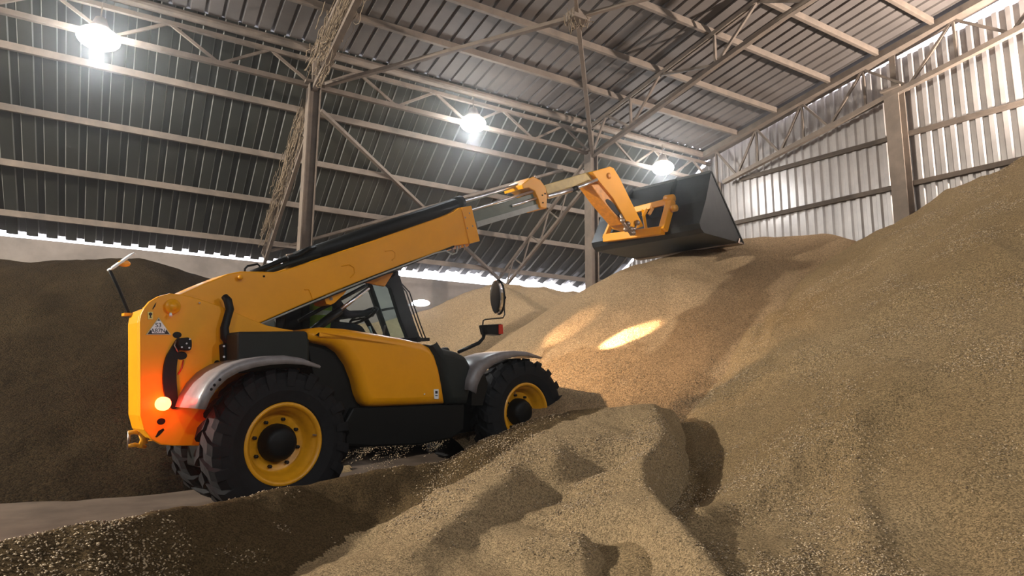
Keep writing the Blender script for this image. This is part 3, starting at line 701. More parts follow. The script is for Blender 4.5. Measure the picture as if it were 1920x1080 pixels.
# quick hitch frame
def bq(x, y): return bplane(x, y, 0.13)
fr = MB()
bl, br, tr, tl_ = bq(1134, 447), bq(1243, 432), bq(1258, 377), bq(1152, 404)
fr.bar(bl, br, 0.13, 0.14); fr.bar(br, tr, 0.12, 0.13); fr.bar(tr, tl_, 0.09, 0.11); fr.bar(bl, tl_, 0.08, 0.08)
car = fr.build('carriage', Y1, TH, bevel=0.01)
for x0_, y0_, x1_, y1_ in ((1205, 392, 1212, 433), (1226, 386, 1217, 402), (1214, 390, 1206, 405)):
    MB().bar(bq(x0_, y0_), bq(x1_, y1_), 0.045, 0.05).build('carriage_strut', Y1, car)
MB().tube([bq(1258, 374)-[.03, .06, 0], bq(1258, 374)+[.0, .1, 0.02]], 0.075, 14).build('carriage_hook', Y1, car, True)
MB().tube([bq(1264, 391)-[.02, .05, 0], bq(1264, 391)+[.0, .05, 0]], 0.06, 14).build('locking_pin', Y2, car, True)
MB().box(bplane(1228, 405, 0.02), (0.02, 0.16, 0.17)).build('backing_pad', BLK, car)
MB().box(bplane(1160, 425, 0.02), (0.02, 0.14, 0.14)).build('backing_pad', BLK2, car)

# --- hood, nose and boxes on the near side
hood = [(578, 636), (579, 622), (588, 615), (604, 613), (650, 616), (702, 624), (752, 633), (790, 642), (806, 650), (816, 666), (824, 692), (830, 722), (835, 757), (760, 761), (705, 763), (690, 762), (681, 754), (674, 738), (668, 712), (657, 684), (640, 660), (622, 648), (600, 643)]
hd = plate('engine_hood', hood, 0.0, 0.62, Y1, vt=0.04, rnd=0.10, smooth=True)
plate('sticker', [(813, 730), (822, 730), (822, 748), (814, 748)], -0.004, 0.0, WHT, hd, vt=0.0)
plate('sticker_print', [(815.5, 733), (820, 733), (820, 738), (815.5, 738)], -0.006, -0.004, INK, hd, vt=0.0)
plate('sticker_print', [(815.5, 741), (820, 741), (820, 742.5), (815.5, 742.5)], -0.006, -0.004, INK, hd, vt=0.0)
MB().tube([P3(796, 739, -0.002), P3(796, 739, -0.012)], 0.008, 8).build('hood_catch', CHR, hd)
nose = [(796, 645), (830, 652), (858, 660), (872, 668), (881, 682), (884, 700), (881, 735), (876, 757), (836, 758), (831, 722), (825, 692), (817, 666), (808, 652)]
plate('front_nose_panel', nose, 0.0, 0.62, BLK2, vt=0.04, rnd=0.09, smooth=True)
plate('sill_box', [(662, 764), (872, 757), (870, 806), (848, 822), (790, 834), (700, 838), (650, 836), (648, 790)], 0.10, 0.64, BLK, bevel=0.02)
plate('wheel_arch_liner', [(576, 640), (600, 645), (622, 650), (640, 662), (656, 686), (667, 714), (674, 742), (686, 764), (660, 780), (655, 838), (612, 838), (600, 760), (585, 690)], 0.16, 0.66, BLK, bevel=0.01)
ab = plate('air_filter_box', [(443, 622), (573, 621), (577, 640), (577, 690), (443, 700)], 0.06, 0.40, BLK2, vt=0.10, bevel=0.025)
plate('box_bracket', [(414, 646), (440, 640), (445, 700), (438, 684), (416, 678)], 0.30, 0.40, BLK, vt=0.35, bevel=0.01)
for q in ((420, 649), (420, 669)): MB().tube([P3(q[0], q[1], .30), P3(q[0], q[1], .29)], 0.010, 6).build('bolt', CHR, TH)
ptube('exhaust_pipe', [(421, 556, .37), (427, 563, .34), (431, 580, .34), (426, 597, .34), (421, 615, .34), (422, 632, .34), (430, 642, .33), (446, 646, .30)], [0.030, .036, .036, .034, .036, .04, .042, .042], BLK, n=12)
# cab support rail behind the hood: yellow body edge
plate('body_side', [(486, 611), (590, 624), (700, 632), (800, 655), (870, 672), (870, 757), (600, 757), (588, 640)], 0.66, 0.70, Y1, vt=.66)

# --- fenders
def fender(name, outer, inner, v0, v1, mat):
    """side flange and a curved top skin"""
    o2 = [P2(x, y, v0) for x, y in outer]; i2_ = [P2(x, y, v0) for x, y in inner]
    v = []; f = []; n = len(o2)
    for a, b_ in zip(o2, i2_):
        t_ = np.array(b_)-np.array(a); t_ = t_/np.linalg.norm(t_)*0.018
        v += [(b_[0], v0+0.02, b_[1]), (b_[0], v0, b_[1]), (a[0]+t_[0]*.8, v0-0.005, a[1]+t_[1]*.8), (a[0], v0+0.03, a[1]), (a[0], v1, a[1]), (a[0]+t_[0], v1, a[1]+t_[1]), (a[0]+t_[0], v0+0.03, a[1]+t_[1])]
    for k in range(n-1):
        for j in range(7): f.append((k*7+j, k*7+(j+1) % 7, (k+1)*7+(j+1) % 7, (k+1)*7+j))
    f += [tuple(range(7)), tuple((n-1)*7+j for j in range(6, -1, -1))]
    o = mesh_obj(name, v, f, mat, TH, True); return o
fo = [(368, 766), (376, 742), (390, 718), (410, 697), (436, 681), (466, 672), (500, 667), (535, 666), (568, 671), (602, 684)]
fi = [(386, 768), (394, 748), (407, 728), (426, 710), (450, 697), (477, 689), (506, 684), (538, 682), (570, 684), (600, 691)]
fr_ = fender('rear_fender', fo, fi, -0.10, 0.36, FND)
for q in ((396, 730), (402, 722), (412, 712)): MB().ball(P3(q[0], q[1], -0.10), 0.012).build('fender_bolt', BLK, fr_)
fo2 = [(880, 730), (882, 712), (888, 694), (900, 678), (918, 667), (940, 660), (965, 657), (990, 659), (1018, 669)]
fi2 = [(893, 738), (896, 722), (903, 706), (914, 692), (930, 681), (950, 673), (970, 668), (990, 667), (1014, 673)]
fender('front_fender', fo2, fi2, -0.08, 0.36, FND)
plate('fender_bracket', [(886, 700), (905, 690), (915, 720), (905, 760), (884, 760)], 0.05, 0.4, BLK)
for q in ((896, 683), (906, 676), (900, 694), (911, 687)): MB().ball(P3(q[0], q[1], 0.0), 0.011).build('fender_bolt', BLK, TH)

# --- near mirror on its cranked arm, with side lamp
ptube('mirror_arm', [(860, 660, .30), (880, 651, .12), (898, 643, .05), (906, 634, .05), (910, 618, .05)], [0.022]*3+[0.02]*2, BLK)
lb_ = plate('side_lamp', [(908, 609), (936, 607.5), (939, 612), (938, 626), (934, 629), (912, 627)], -0.04, 0.10, BLK, vt=.0, bevel=0.01)
plate('lamp_lens', [(930, 609), (937, 609), (938, 626), (930, 627)], -0.05, -0.035, RED, lb_, vt=0.0)
ptube('mirror_rod', [(905, 632, .05), (904, 618, .05), (906, 601, .05), (910, 599, .05), (943, 596, .05), (946, 590, .05), (945, 560, .05), (943.5, 534, .05)], 0.0085, BLK)
mo = P3(933, 557, .05); hh_ = abs(P2(933, 524, .05)[1]-P2(933, 591, .05)[1])/2
mh = MB()
mh.ball((0, 0, 0), 1.0, 20, 14, (0.055, 0.10, hh_))
m_ob = mh.build('mirror_head', BLK, TH, True); m_ob.location = mo+np.array([0.02, 0, 0])
g_ = MB().prism([(0.095*math.cos(a), (hh_-0.015)*math.sin(a)) for a in np.linspace(0, 6.28, 28, endpoint=False)], lambda q, o: (o, q[0], q[1]), [(-0.060, 0.01), (-0.052, 0), (0.0, 0)]).build('mirror_glass', MIR, m_ob)
MB().ball(P3(946, 558, .05), 0.022).build('mirror_clamp', BLK, TH, True)

# --- cab
CV0, CV1 = 0.86, 1.48
def C3(x, y, vv=CV0): return P3(x, y, vv)
cp = plate('windscreen_pillar', [(722, 529), (744, 513), (750, 517), (773, 600), (788, 632), (765, 633), (752, 600), (741, 565), (733, 540)], CV0, CV0+0.07, BLK, vt=CV0, bevel=0.006)
base = [P2(500, 640, CV0), P2(790, 660, CV0)]
# far side frame, roof, back
du = P2(744, 513, CV0); dn = P2(786, 636, CV0); bk_lo = P2(500, 640, CV0); ru = (P2(560, 520, CV0)[0], du[1]+0.02)
mb = MB()
for vv in (CV0+0.03, CV1):
    mb.bar((du[0], vv, du[1]), (ru[0], vv, ru[1]), 0.05, 0.06)
    mb.bar((ru[0], vv, ru[1]), (bk_lo[0]+0.1, vv, bk_lo[1]), 0.06, 0.06)
mb.bar((du[0], CV1, du[1]), (dn[0], CV1, dn[1]), 0.05, 0.07)
mb.bar((dn[0], CV0, dn[1]), (dn[0], CV1, dn[1]), 0.06, 0.07); mb.bar((du[0], CV0, du[1]), (du[0], CV1, du[1]), 0.06, 0.07)
mb.build('cab_frame', BLK, TH, bevel=0.01)
MB().box(((du[0]+ru[0])/2, (CV0+CV1)/2, du[1]+0.04), ((du[0]-ru[0])/2, (CV1-CV0)/2+0.02, 0.03)).build('cab_roof', BLK2, TH, bevel=0.02)
MB().box(((bk_lo[0]+dn[0])/2, (CV0+CV1)/2, dn[1]-0.30), ((dn[0]-bk_lo[0])/2, (CV1-CV0)/2, 0.28)).build('cab_floor_tub', BLK, TH, bevel=0.03)
plate('side_window', [(500, 610), (600, 560), (690, 527), (726, 527), (735, 541), (743, 566), (754, 600), (765, 632), (600, 628)], CV0+0.02, CV0+0.028, CABG, vt=CV0)
mesh_obj('windscreen', [(du[0], CV0+.04, du[1]), (du[0], CV1, du[1]), (dn[0], CV1, dn[1]), (dn[0], CV0+.04, dn[1]), (du[0]+.008, CV0+.04, du[1]), (du[0]+.008, CV1, du[1]), (dn[0]+.008, CV1, dn[1]), (dn[0]+.008, CV0+.04, dn[1])], [(0, 1, 2, 3), (7, 6, 5, 4), (0, 4, 5, 1), (1, 5, 6, 2), (2, 6, 7, 3), (3, 7, 4, 0)], CABG, TH)
hx_ = (bk_lo[0]+0.62*(dn[0]-bk_lo[0]))
MB().box(((bk_lo[0]+hx_)/2, CV1-0.02, (dn[1]+du[1])/2-0.16), ((hx_-bk_lo[0])/2, 0.02, (du[1]-dn[1])/2+0.10)).build('far_door_panel', BLK, TH, bevel=0.02)
MB().box(((bk_lo[0])+0.12, (CV0+CV1)/2, (dn[1]+du[1])/2-0.2), (0.03, (CV1-CV0)/2, (du[1]-dn[1])/2)).build('cab_back_panel', BLK, TH, bevel=0.02)
# guard bars in front of the screen
gd = MB()
for k in range(4):
    vv = CV0+0.10+k*0.01; e = 0.035+k*0.055
    pts = [(du[0]-0.02, vv, du[1]+0.0), (du[0]+e*.6, vv, du[1]-0.06), (du[0]*.75+dn[0]*.25+e, vv, du[1]*.75+dn[1]*.25), (dn[0]*.75+du[0]*.25+e, vv, du[1]*.25+dn[1]*.75), (dn[0]+e, vv, dn[1]+0.02)]
    gd.tube([np.array(p) for p in pts], 0.008, 6)
gd.build('screen_guard', BLK, TH, True)
MB().box((dn[0]+0.09, CV0+0.14, dn[1]), (0.12, 0.08, 0.02)).build('guard_foot', BLK, TH)
# boom foot bracket, lug and the lift cylinder in front of the cab
plate('cab_side_bracket', [(662, 536), (700, 519), (738, 511), (728, 527), (722, 537), (706, 534), (690, 530)], 0.80, 0.84, Y1, vt=.80, bevel=0.006)
lug = plate('boom_lug', [(609, 562), (611, 552), (640, 540), (652, 542), (645, 552), (628, 568), (620, 572), (612, 570)], 0.50, 0.74, Y1, vt=.50, bevel=0.006)
MB().tube([P3(621, 560, .50), P3(621, 560, .488)], 0.018, 12).build('lug_pin', STL, lug)
ptube('lift_cylinder_rod', [(637, 582, .66), (691, 540, .66)], 0.020, CHR)
ptube('lift_cylinder', [(560, 642, .66), (600, 610, .66), (637, 582, .66)], 0.046, BLK)
ptube('return_hose', [(560, 602, .72), (600, 580, .72), (640, 560, .72), (685, 536, .74)], 0.020, BLK)
# seat, steering wheel
sc_ = (P2(600, 610, 1.1)[0], 1.14, P2(600, 640, 1.1)[1])
MB().box((sc_[0], sc_[1], sc_[2]+0.02), (0.22, 0.20, 0.06)).build('seat', BLK, TH, bevel=0.03)
MB().box((sc_[0]-0.24, sc_[1], sc_[2]+0.34), (0.05, 0.19, 0.34)).build('seat_backrest', BLK, TH, bevel=0.03)
swc = P3(682, 592, 1.12); ax_ = np.array([-0.55, 0, 0.83])
sw = MB(); e1 = np.array([0, 1.0, 0]); e2 = np.cross(ax_, e1)
ring = [swc+0.175*(math.cos(a)*e1+math.sin(a)*e2) for a in np.linspace(0, 2*math.pi, 33)]
sw.tube(ring, 0.016, 8, False)
for a in (0.5, 2.6, 4.7): sw.tube([swc-ax_*0.03, swc+0.175*(math.cos(a)*e1+math.sin(a)*e2)], 0.013, 6)
sw.tube([swc-ax_*0.03, swc-ax_*0.32], 0.03, 8)
sw.build('steering_wheel', BLK, TH, True)
ptube('control_lever', [(719, 628, 0.98), (722, 610, 0.98)], 0.012, STL)
ptube('control_lever', [(697, 625, 0.98), (692, 612, 0.98)], 0.014, GRAY)
# work lamp on the far front corner of the cab, seen past the guard bars
wl = P3(790, 568, CV1+0.10); wb_ = 0.13
o = MB().prism([(wb_*math.cos(a), 0.042*math.sin(a)) for a in np.linspace(0, 6.28, 24, endpoint=False)], lambda q, o_: (q[0], o_, q[1]), [(-0.03, 0.02), (-0.02, 0), (0.04, 0)]).build('work_lamp', LAMPM, TH, True); o.location = wl
MB().bar((du[0]*.5+dn[0]*.5, CV1+0.02, (du[1]+dn[1])/2), wl+[0, 0.06, 0], 0.03, 0.03).build('work_lamp_bracket', BLK, TH)
# headlamps of the machine
def spot(name, x, y, vv, tx, en, ang, col=(1.0, 0.70, 0.38), blend=0.7, rad=0.04):
    p = P3(x, y, vv)
    h = MB().lathe([(-0.06, 0.03), (-0.03, 0.06), (0.03, 0.07)], (0, 0, 0), (1, 0, 0), 18).build('headlamp', BLK, TH, True); h.location = p
    MB().lathe([(0.028, 0.065), (0.034, 0.001)], (0, 0, 0), (1, 0, 0), 18).build('lamp_glass', HEADL, h, True)
    l = bpy.data.lights.new(name, 'SPOT'); l.energy = en; l.spot_size = math.radians(ang); l.spot_blend = blend; l.color = col; l.shadow_soft_size = rad
    lo = bpy.data.objects.new(name, l); COL.objects.link(lo)
    pw = loc2w(p+np.array([0.09, 0, 0])); d = Vector(tx)-Vector(pw)
    lo.matrix_world = Matrix.Translation(pw) @ d.to_track_quat('-Z', 'Y').to_matrix().to_4x4()

# --- operator
def operator():
    g = tag(empty('person'), 'machine operator in dark jacket with hi-vis green vest seated in the cab', 'person')
    g.matrix_world = TH.matrix_world.copy() if False else Matrix(((U[0], V[0], W[0], ORG_[0]), (U[1], V[1], W[1], ORG_[1]), (U[2], V[2], W[2], ORG_[2]), (0, 0, 0, 1)))
    s = np.array(sc_)+[0, 0, 0.08]
    hip = s+[0.0, 0, 0.06]; chest = s+[-0.02, 0, 0.42]; neck = s+[0.02, 0, 0.58]; headp = s+[0.06, 0, 0.72]
    J = {'pel': (hip, .145), 'waist': (s+[-.03, 0, .24], .135), 'chest': (chest, .155), 'neck': (neck, .06), 'head': (headp, .095), 'crown': (headp+[0, 0, .07], .07)}
    E_ = [('pel', 'waist'), ('waist', 'chest'), ('chest', 'neck'), ('neck', 'head'), ('head', 'crown')]
    for sd, nmx in ((-1, 'r'), (1, 'l')):
        sh = chest+[0.0, sd*0.19, 0.07]; el = s+[0.20, sd*0.24, 0.20]; ha = swc+0.165*np.array([0, sd*1.0, 0])+[-.02, 0, .02]
        kn = s+[0.44, sd*0.14, 0.05]; an = s+[0.55, sd*0.14, -0.34]; to = an+[0.14, 0, -0.03]
        J.update({'sh'+nmx: (sh, .075), 'el'+nmx: (el, .052), 'ha'+nmx: (ha, .034), 'kn'+nmx: (kn, .07), 'an'+nmx: (an, .05), 'to'+nmx: (to, .04), 'hp'+nmx: (hip+[.05, sd*.09, 0], .095)})
        E_ += [('chest', 'sh'+nmx), ('sh'+nmx, 'el'+nmx), ('el'+nmx, 'ha'+nmx), ('pel', 'hp'+nmx), ('hp'+nmx, 'kn'+nmx), ('kn'+nmx, 'an'+nmx), ('an'+nmx, 'to'+nmx)]
        for k in range(5):
            a = -0.5+k*0.25; fb = ha+[0.02, -sd*0.012*(k-2), 0.02]; fm = fb+[0.035, 0, 0.012-0.01*k]; ft = fm+[0.0, -sd*0.01, -0.035]
            J.update({nmx+'f%da' % k: (fb, .013), nmx+'f%db' % k: (fm, .010), nmx+'f%dc' % k: (ft, .008)})
            E_ += [('ha'+nmx, nmx+'f%da' % k), (nmx+'f%da' % k, nmx+'f%db' % k), (nmx+'f%db' % k, nmx+'f%dc' % k)]
    ks = list(J); me = bpy.data.meshes.new('body'); me.from_pydata([tuple(J[k][0]) for k in ks], [(ks.index(a), ks.index(b_)) for a, b_ in E_], [])
    ob = bpy.data.objects.new('body', me); link(ob, g)
    sk = ob.modifiers.new('skin', 'SKIN'); sub = ob.modifiers.new('sub', 'SUBSURF'); sub.levels = 2; sub.render_levels = 2
    for i, k in enumerate(ks):
        r = J[k][1]; me.skin_vertices[0].data[i].radius = (r, r); me.skin_vertices[0].data[i].use_root = (k == 'pel')
    mm, nt_, b__ = new_mat('operator_clothes_and_skin')
    tc_ = nt_.nodes.new('ShaderNodeTexCoord'); sp_ = nt_.nodes.new('ShaderNodeSeparateXYZ'); nt_.links.new(tc_.outputs['Object'], sp_.inputs[0])
    gt = nt_.nodes.new('ShaderNodeMath'); gt.operation = 'GREATER_THAN'; gt.inputs[1].default_value = float(neck[2]-0.01); nt_.links.new(sp_.outputs['Z'], gt.inputs[0])
    mx_ = nt_.nodes.new('ShaderNodeMix'); mx_.data_type = 'RGBA'; mx_.inputs[6].default_value = (0.012, 0.015, 0.022, 1); mx_.inputs[7].default_value = (0.42, 0.24, 0.16, 1)
    nt_.links.new(gt.outputs[0], mx_.inputs[0]); nt_.links.new(mx_.outputs[2], b__.inputs['Base Color']); b__.inputs['Roughness'].default_value = 0.8
    me.materials.append(mm)
    hp = headp
    MB().ball(hp+[-0.005, 0, 0.045], 0.105, 18, 12, (1.0, .9, .85)).build('cap', NAVY, g, True)
    f_ = MB()
    for sd in (-1, 1): f_.ball(hp+[0.092, sd*0.033, 0.012], 0.011)
    f_.ball(hp+[0.105, 0, -0.02], 0.016, 10, 8, (1.2, .8, 1.3)); f_.box(hp+[0.095, 0, -0.055], (0.006, 0.022, 0.004))
    for sd in (-1, 1): f_.ball(hp+[0.0, sd*0.098, -0.005], 0.02, 10, 8, (.8, .4, 1.3))
    f_.build('face', SKIN, g, True)
    # vest wraps the torso: a tapered sleeve with reflective band
    vs = MB()
    def hoop(c, ru_, rv, z): return [(c[0]+ru_*math.cos(a), c[1]+rv*math.sin(a), z) for a in np.linspace(0, 2*math.pi, 24, endpoint=False)]
    zz = [(0.02, .165, .185), (0.14, .160, .185), (0.26, .155, .19), (0.38, .165, .21), (0.48, .14, .20), (0.54, .09, .13)]
    v_ = []; f2 = []
    for z, a, b__ in zz: v_ += hoop(s+[-.02, 0, 0], a, b__, s[2]+z)
    for i in range(len(zz)-1):
        for k in range(24): f2.append((i*24+k, i*24+(k+1) % 24, (i+1)*24+(k+1) % 24, (i+1)*24+k))
    vo = mesh_obj('hi_vis_vest', v_, f2, HIV, g, True)
    v_ = hoop(s+[-.02, 0, 0], .163, .195, s[2]+.20)+hoop(s+[-.02, 0, 0], .162, .196, s[2]+.25)
    mesh_obj('reflective_band', v_, [(k, (k+1) % 24, 24+(k+1) % 24, 24+k) for k in range(24)], GRAY, vo, True)
    return g
operator()

# ------------------------------------------------------------------ grain heaps
def w3(x, y, d): return at(x, y, d)
def yplane(x, y, Y): return on_plane(x, y, (0, 1, 0), (0, Y, 0))
RNG = np.random.default_rng(3)
def vnoise(x, y, s, seed=0):
    """smooth value noise, -1..1"""
    rg = np.random.default_rng(seed); T = rg.uniform(-1, 1, (64, 64))
    X = x/s; Y = y/s; i = np.floor(X).astype(int); j = np.floor(Y).astype(int); a = X-i; b_ = Y-j
    a = a*a*(3-2*a); b_ = b_*b_*(3-2*b_); g = lambda p, q: T[p % 64, q % 64]
    return (g(i, j)*(1-a)+g(i+1, j)*a)*(1-b_)+(g(i, j+1)*(1-a)+g(i+1, j+1)*a)*b_
def ridge(x, y, pts, slope, rr=0.5):
    """cone of repose dropped along a ridge polyline; pts of (x, y, z)"""
    z = np.full(x.shape, -9.0)
    for a, b_ in zip(pts[:-1], pts[1:]):
        ax, ay, az = a; bx, by, bz = b_; L2 = (bx-ax)**2+(by-ay)**2+1e-9
        t = np.clip(((x-ax)*(bx-ax)+(y-ay)*(by-ay))/L2, 0, 1)
        d = np.hypot(x-(ax+t*(bx-ax)), y-(ay+t*(by-ay)))
        z = np.maximum(z, az+t*(bz-az)-slope*(np.sqrt(d*d+rr*rr)-rr))
    return z
# heap along the far wall; its crest rises and falls along the wall
CY = 14.9
wall_px = [(-260, 500), (0, 490), (130, 484), (220, 486), (300, 492), (400, 520), (470, 556), (600, 610), (700, 612), (800, 586), (860, 556), (930, 533), (1000, 537), (1090, 553), (1170, 578)]
wp_ = [yplane(x, y, CY) for x, y in wall_px]
WX = [p[0] for p in wp_]; WZ = [min(p[2], 4.05) for p in wp_]
def z_wallheap(x, y):
    c = np.interp(x, WX, WZ); d = np.abs(y-CY); s = np.where(y > CY, 0.25, 0.57)
    rr = 0.6
    z = c-s*(np.sqrt(d*d+rr*rr)-rr)
    return z+0.10*vnoise(x, y, 1.3, 1)+0.04*vnoise(x, y, 0.45, 2)+0.02*vnoise(x, y, 0.17, 9)
MIDR = [tuple(w3(1640, 470, 12.6)), tuple(w3(1600, 452, 12.7)), tuple(w3(1540, 439, 12.6)), tuple(w3(1400, 454, 12.3)), tuple(w3(1300, 470, 12.2)), tuple(w3(1205, 492, 12.0)), tuple(w3(1150, 545, 11.3)), tuple(w3(1105, 598, 10.6)), tuple(w3(1040, 652, 9.9)), tuple(w3(1008, 690, 9.6))]
def z_mid(x, y):
    z = ridge(x, y, MIDR, 0.66, 0.35)
    return z+0.06*vnoise(x, y, 1.1, 4)+0.02*vnoise(x, y, 0.3, 5)
BIGR = [tuple(w3(1560, 530, 11.8)), tuple(w3(1640, 452, 11.6)), tuple(w3(1700, 408, 11.0)), tuple(w3(1800, 352, 10.3)), tuple(w3(1920, 293, 9.6)), tuple(w3(2100, 215, 8.9)), tuple(w3(2400, 120, 8.0)), tuple(w3(2900, 60, 6.6))]
def z_big0(x, y):
    z = ridge(x, y, BIGR, 0.655, 0.25)
    z = np.where(z < 0.5, 0.5*np.exp(np.minimum(z-0.5, 0)/0.5), z)-0.05
    # furrows run down the slope
    t = (x*0.62-y*0.78)
    sl_ = 0.8*x+0.6*y; cr_ = -0.6*x+0.8*y+0.25*vnoise(x, y, 1.2, 14)
    z = z+0.035*vnoise(sl_*0.16, cr_, 0.22, 15)+0.012*vnoise(sl_*0.3, cr_, 0.11, 16)
    return z+0.045*vnoise(x*0.35+y*0.25, t, 0.5, 6)+0.07*vnoise(x, y, 1.5, 7)+0.012*vnoise(x, y, 0.12, 8)
def march(x, y, fn):
    t = np.arange(2.5, 20, 0.02); P = CAM[None]+ray(x, y)[None]/FPX*t[:, None]; k = np.nonzero(P[:, 2] < fn(P[:, 0], P[:, 1]))[0]
    return P[k[0]] if len(k) else P[-1]
FOLDS = [([(1180, 1060), (1330, 985), (1500, 885), (1600, 815), (1690, 752), (1760, 690)], 0.17, 0.22), ([(1560, 1075), (1700, 985), (1800, 925), (1915, 850)], 0.09, 0.16), ([(1290, 800), (1380, 735), (1490, 690), (1600, 660)], 0.08, 0.15), ([(1480, 700), (1620, 610), (1760, 545), (1900, 470)], 0.10, 0.24)]
FOLDP = [([march(x, y, z_big0)[:2] for x, y in pts], h, w_) for pts, h, w_ in FOLDS]
def z_big(x, y):
    z = z_big0(x, y)
    # slides of grain have left long low crests running down the slope
    for pts, h, w_ in FOLDP:
        best = np.full(np.shape(x), 9.0); amp = np.zeros(np.shape(x)); n_ = len(pts)-1
        for i in range(n_):
            a, b_ = pts[i], pts[i+1]; L2 = (b_[0]-a[0])**2+(b_[1]-a[1])**2
            tt = ((x-a[0])*(b_[0]-a[0])+(y-a[1])*(b_[1]-a[1]))/L2; t = np.clip(tt, 0, 1)
            ex = x-(a[0]+t*(b_[0]-a[0])); ey = y-(a[1]+t*(b_[1]-a[1])); d = np.hypot(ex, ey)
            sg = np.sign((b_[0]-a[0])*ey-(b_[1]-a[1])*ex); g = np.sin(math.pi*np.clip((i+t)/n_, 0, 1))**0.6
            k = d < best; best = np.where(k, d, best); amp = np.where(k, g*np.where(sg > 0, np.exp(-(d/(w_*2.0))**2), np.exp(-(d/(w_*0.55))**2)), amp)
        z = z+h*amp*(1+0.3*vnoise(x, y, 0.3, 41))
    return z
near_cp = [(850, 850, 5.5), (930, 806, 5.9), (1000, 777, 6.2), (1100, 758, 6.5), (1175, 755, 6.6), (1235, 756, 6.7),
    (870, 905, 5.1), (1150, 790, 6.2), (1050, 838, 5.6), (960, 860, 5.35),
    (1190, 815, 5.95), (1130, 835, 5.65), (1040, 860, 5.3), (950, 898, 4.95), (880, 942, 4.6), (820, 985, 4.25), (760, 1040, 3.9),
    (790, 915, 5.1), (715, 980, 4.7), (655, 1030, 4.25), (600, 1075, 3.7),
    (1130, 888, 5.52), (1040, 930, 5.15), (960, 975, 4.72), (900, 1020, 4.3), (850, 1062, 3.95), (810, 1095, 3.6),
    (1244, 785, 6.1), (1247, 818, 5.6), (1223, 848, 5.2), (1218, 900, 4.75), (1178, 945, 4.45), (1100, 1000, 4.15), (1030, 1048, 3.9), (980, 1090, 3.8),
    (1269, 764, 7.0), (1292, 825, 6.7), (1322, 905, 6.3), (1314, 948, 5.8), (1240, 1000, 5.1), (1150, 1060, 4.2), (1100, 1105, 3.55), (1250, 1150, 3.2), (1450, 1150, 3.0),
    (800, 1260, 2.7), (1000, 1330, 2.7), (1200, 1330, 2.6), (1450, 1380, 2.5), (0, 1225, 2.7), (190, 1215, 2.8), (380, 1150, 3.3), (470, 1095, 3.55), (560, 1068, 3.85), (500, 1250, 2.6), (-250, 1260, 2.5),
    (0, 1001, 3.15), (190, 966, 3.4), (380, 934, 3.95), (470, 918, 4.35), (560, 901, 4.7), (700, 877, 5.05), (-250, 1040, 3.0)]
def cp_points():
    P = [w3(*q) for q in near_cp]
    # far side of the crest: drops away towards the machine
    for q in [(850, 850, 5.5), (930, 806, 5.9), (1000, 777, 6.2), (1100, 758, 6.5), (1175, 755, 6.6), (1235, 756, 6.7), (0, 1001, 3.15), (190, 966, 3.4), (380, 934, 3.95), (470, 918, 4.35), (560, 901, 4.7), (700, 877, 5.05), (-250, 1040, 3.0), (1269, 764, 6.6)]:
        p = w3(*q); h = p-CAM; h[2] = 0; h /= np.linalg.norm(h); hgt = max(p[2]+0.15, 0.3); o_ = p+h*(hgt/0.62); o_[2] = p[2]-hgt; P.append(o_)
    return np.array(P)
CP = cp_points()
def tri_interp(CPs, x, y):
    vs = [Vector((p[0], p[1])) for p in CPs]
    out = delaunay_2d_cdt(vs, [], [], 0, 1e-6); V2 = out[0]; T = out[2]; orig = out[3]
    Z = np.array([CPs[o_[0]][2] for o_ in orig]); XY = np.array([(q.x, q.y) for q in V2])
    z = np.full(x.shape, -1.0)
    for t in T:
        a, b_, c = (XY[k] for k in t); den = (b_[1]-c[1])*(a[0]-c[0])+(c[0]-b_[0])*(a[1]-c[1])
        if abs(den) < 1e-9: continue
        l1 = ((b_[1]-c[1])*(x-c[0])+(c[0]-b_[0])*(y-c[1]))/den; l2 = ((c[1]-a[1])*(x-c[0])+(a[0]-c[0])*(y-c[1]))/den; l3 = 1-l1-l2
        k = (l1 >= -1e-6) & (l2 >= -1e-6) & (l3 >= -1e-6); z[k] = (l1*Z[t[0]]+l2*Z[t[1]]+l3*Z[t[2]])[k]
    return z
NG = 0.03
gx = np.arange(CP[:, 0].min(), CP[:, 0].max(), NG); gy = np.arange(CP[:, 1].min(), CP[:, 1].max(), NG)
GX, GY = np.meshgrid(gx, gy, indexing='ij'); GZ = tri_interp(CP, GX, GY)
for _ in range(3):
    ok = GZ > -0.9
    S = np.zeros_like(GZ); Wt = np.zeros_like(GZ)
    for di in (-1, 0, 1):
        for dj in (-1, 0, 1):
            R_ = np.roll(np.roll(GZ, di, 0), dj, 1); K_ = np.roll(np.roll(ok, di, 0), dj, 1); S += R_*K_; Wt += K_
    GZ = np.where(ok, S/np.maximum(Wt, 1), GZ)
def z_near(x, y):
    i = np.clip((x-gx[0])/NG, 0, len(gx)-1.001); j = np.clip((y-gy[0])/NG, 0, len(gy)-1.001)
    i0 = i.astype(int); j0 = j.astype(int); a = i-i0; b_ = j-j0
    z = (GZ[i0, j0]*(1-a)+GZ[i0+1, j0]*a)*(1-b_)+(GZ[i0, j0+1]*(1-a)+GZ[i0+1, j0+1]*a)*b_
    out = (x < gx[0]) | (x > gx[-1]) | (y < gy[0]) | (y > gy[-1])
    z = z+0.022*vnoise(x, y, 0.33, 11)+0.010*vnoise(x, y, 0.11, 12)
    return np.where(out, -1.0, z)
_a = w3(850, 850, 5.05); _b = w3(655, 1030, 4.35)
def side(x, y): return ((_b[0]-_a[0])*(y-_a[1])-(_b[1]-_a[1])*(x-_a[0]))/math.hypot(_b[0]-_a[0], _b[1]-_a[1])
_sg = 1 if side(*w3(1000, 900, 5)[:2]) > 0 else -1
_c = w3(0, 1400, 2.0)
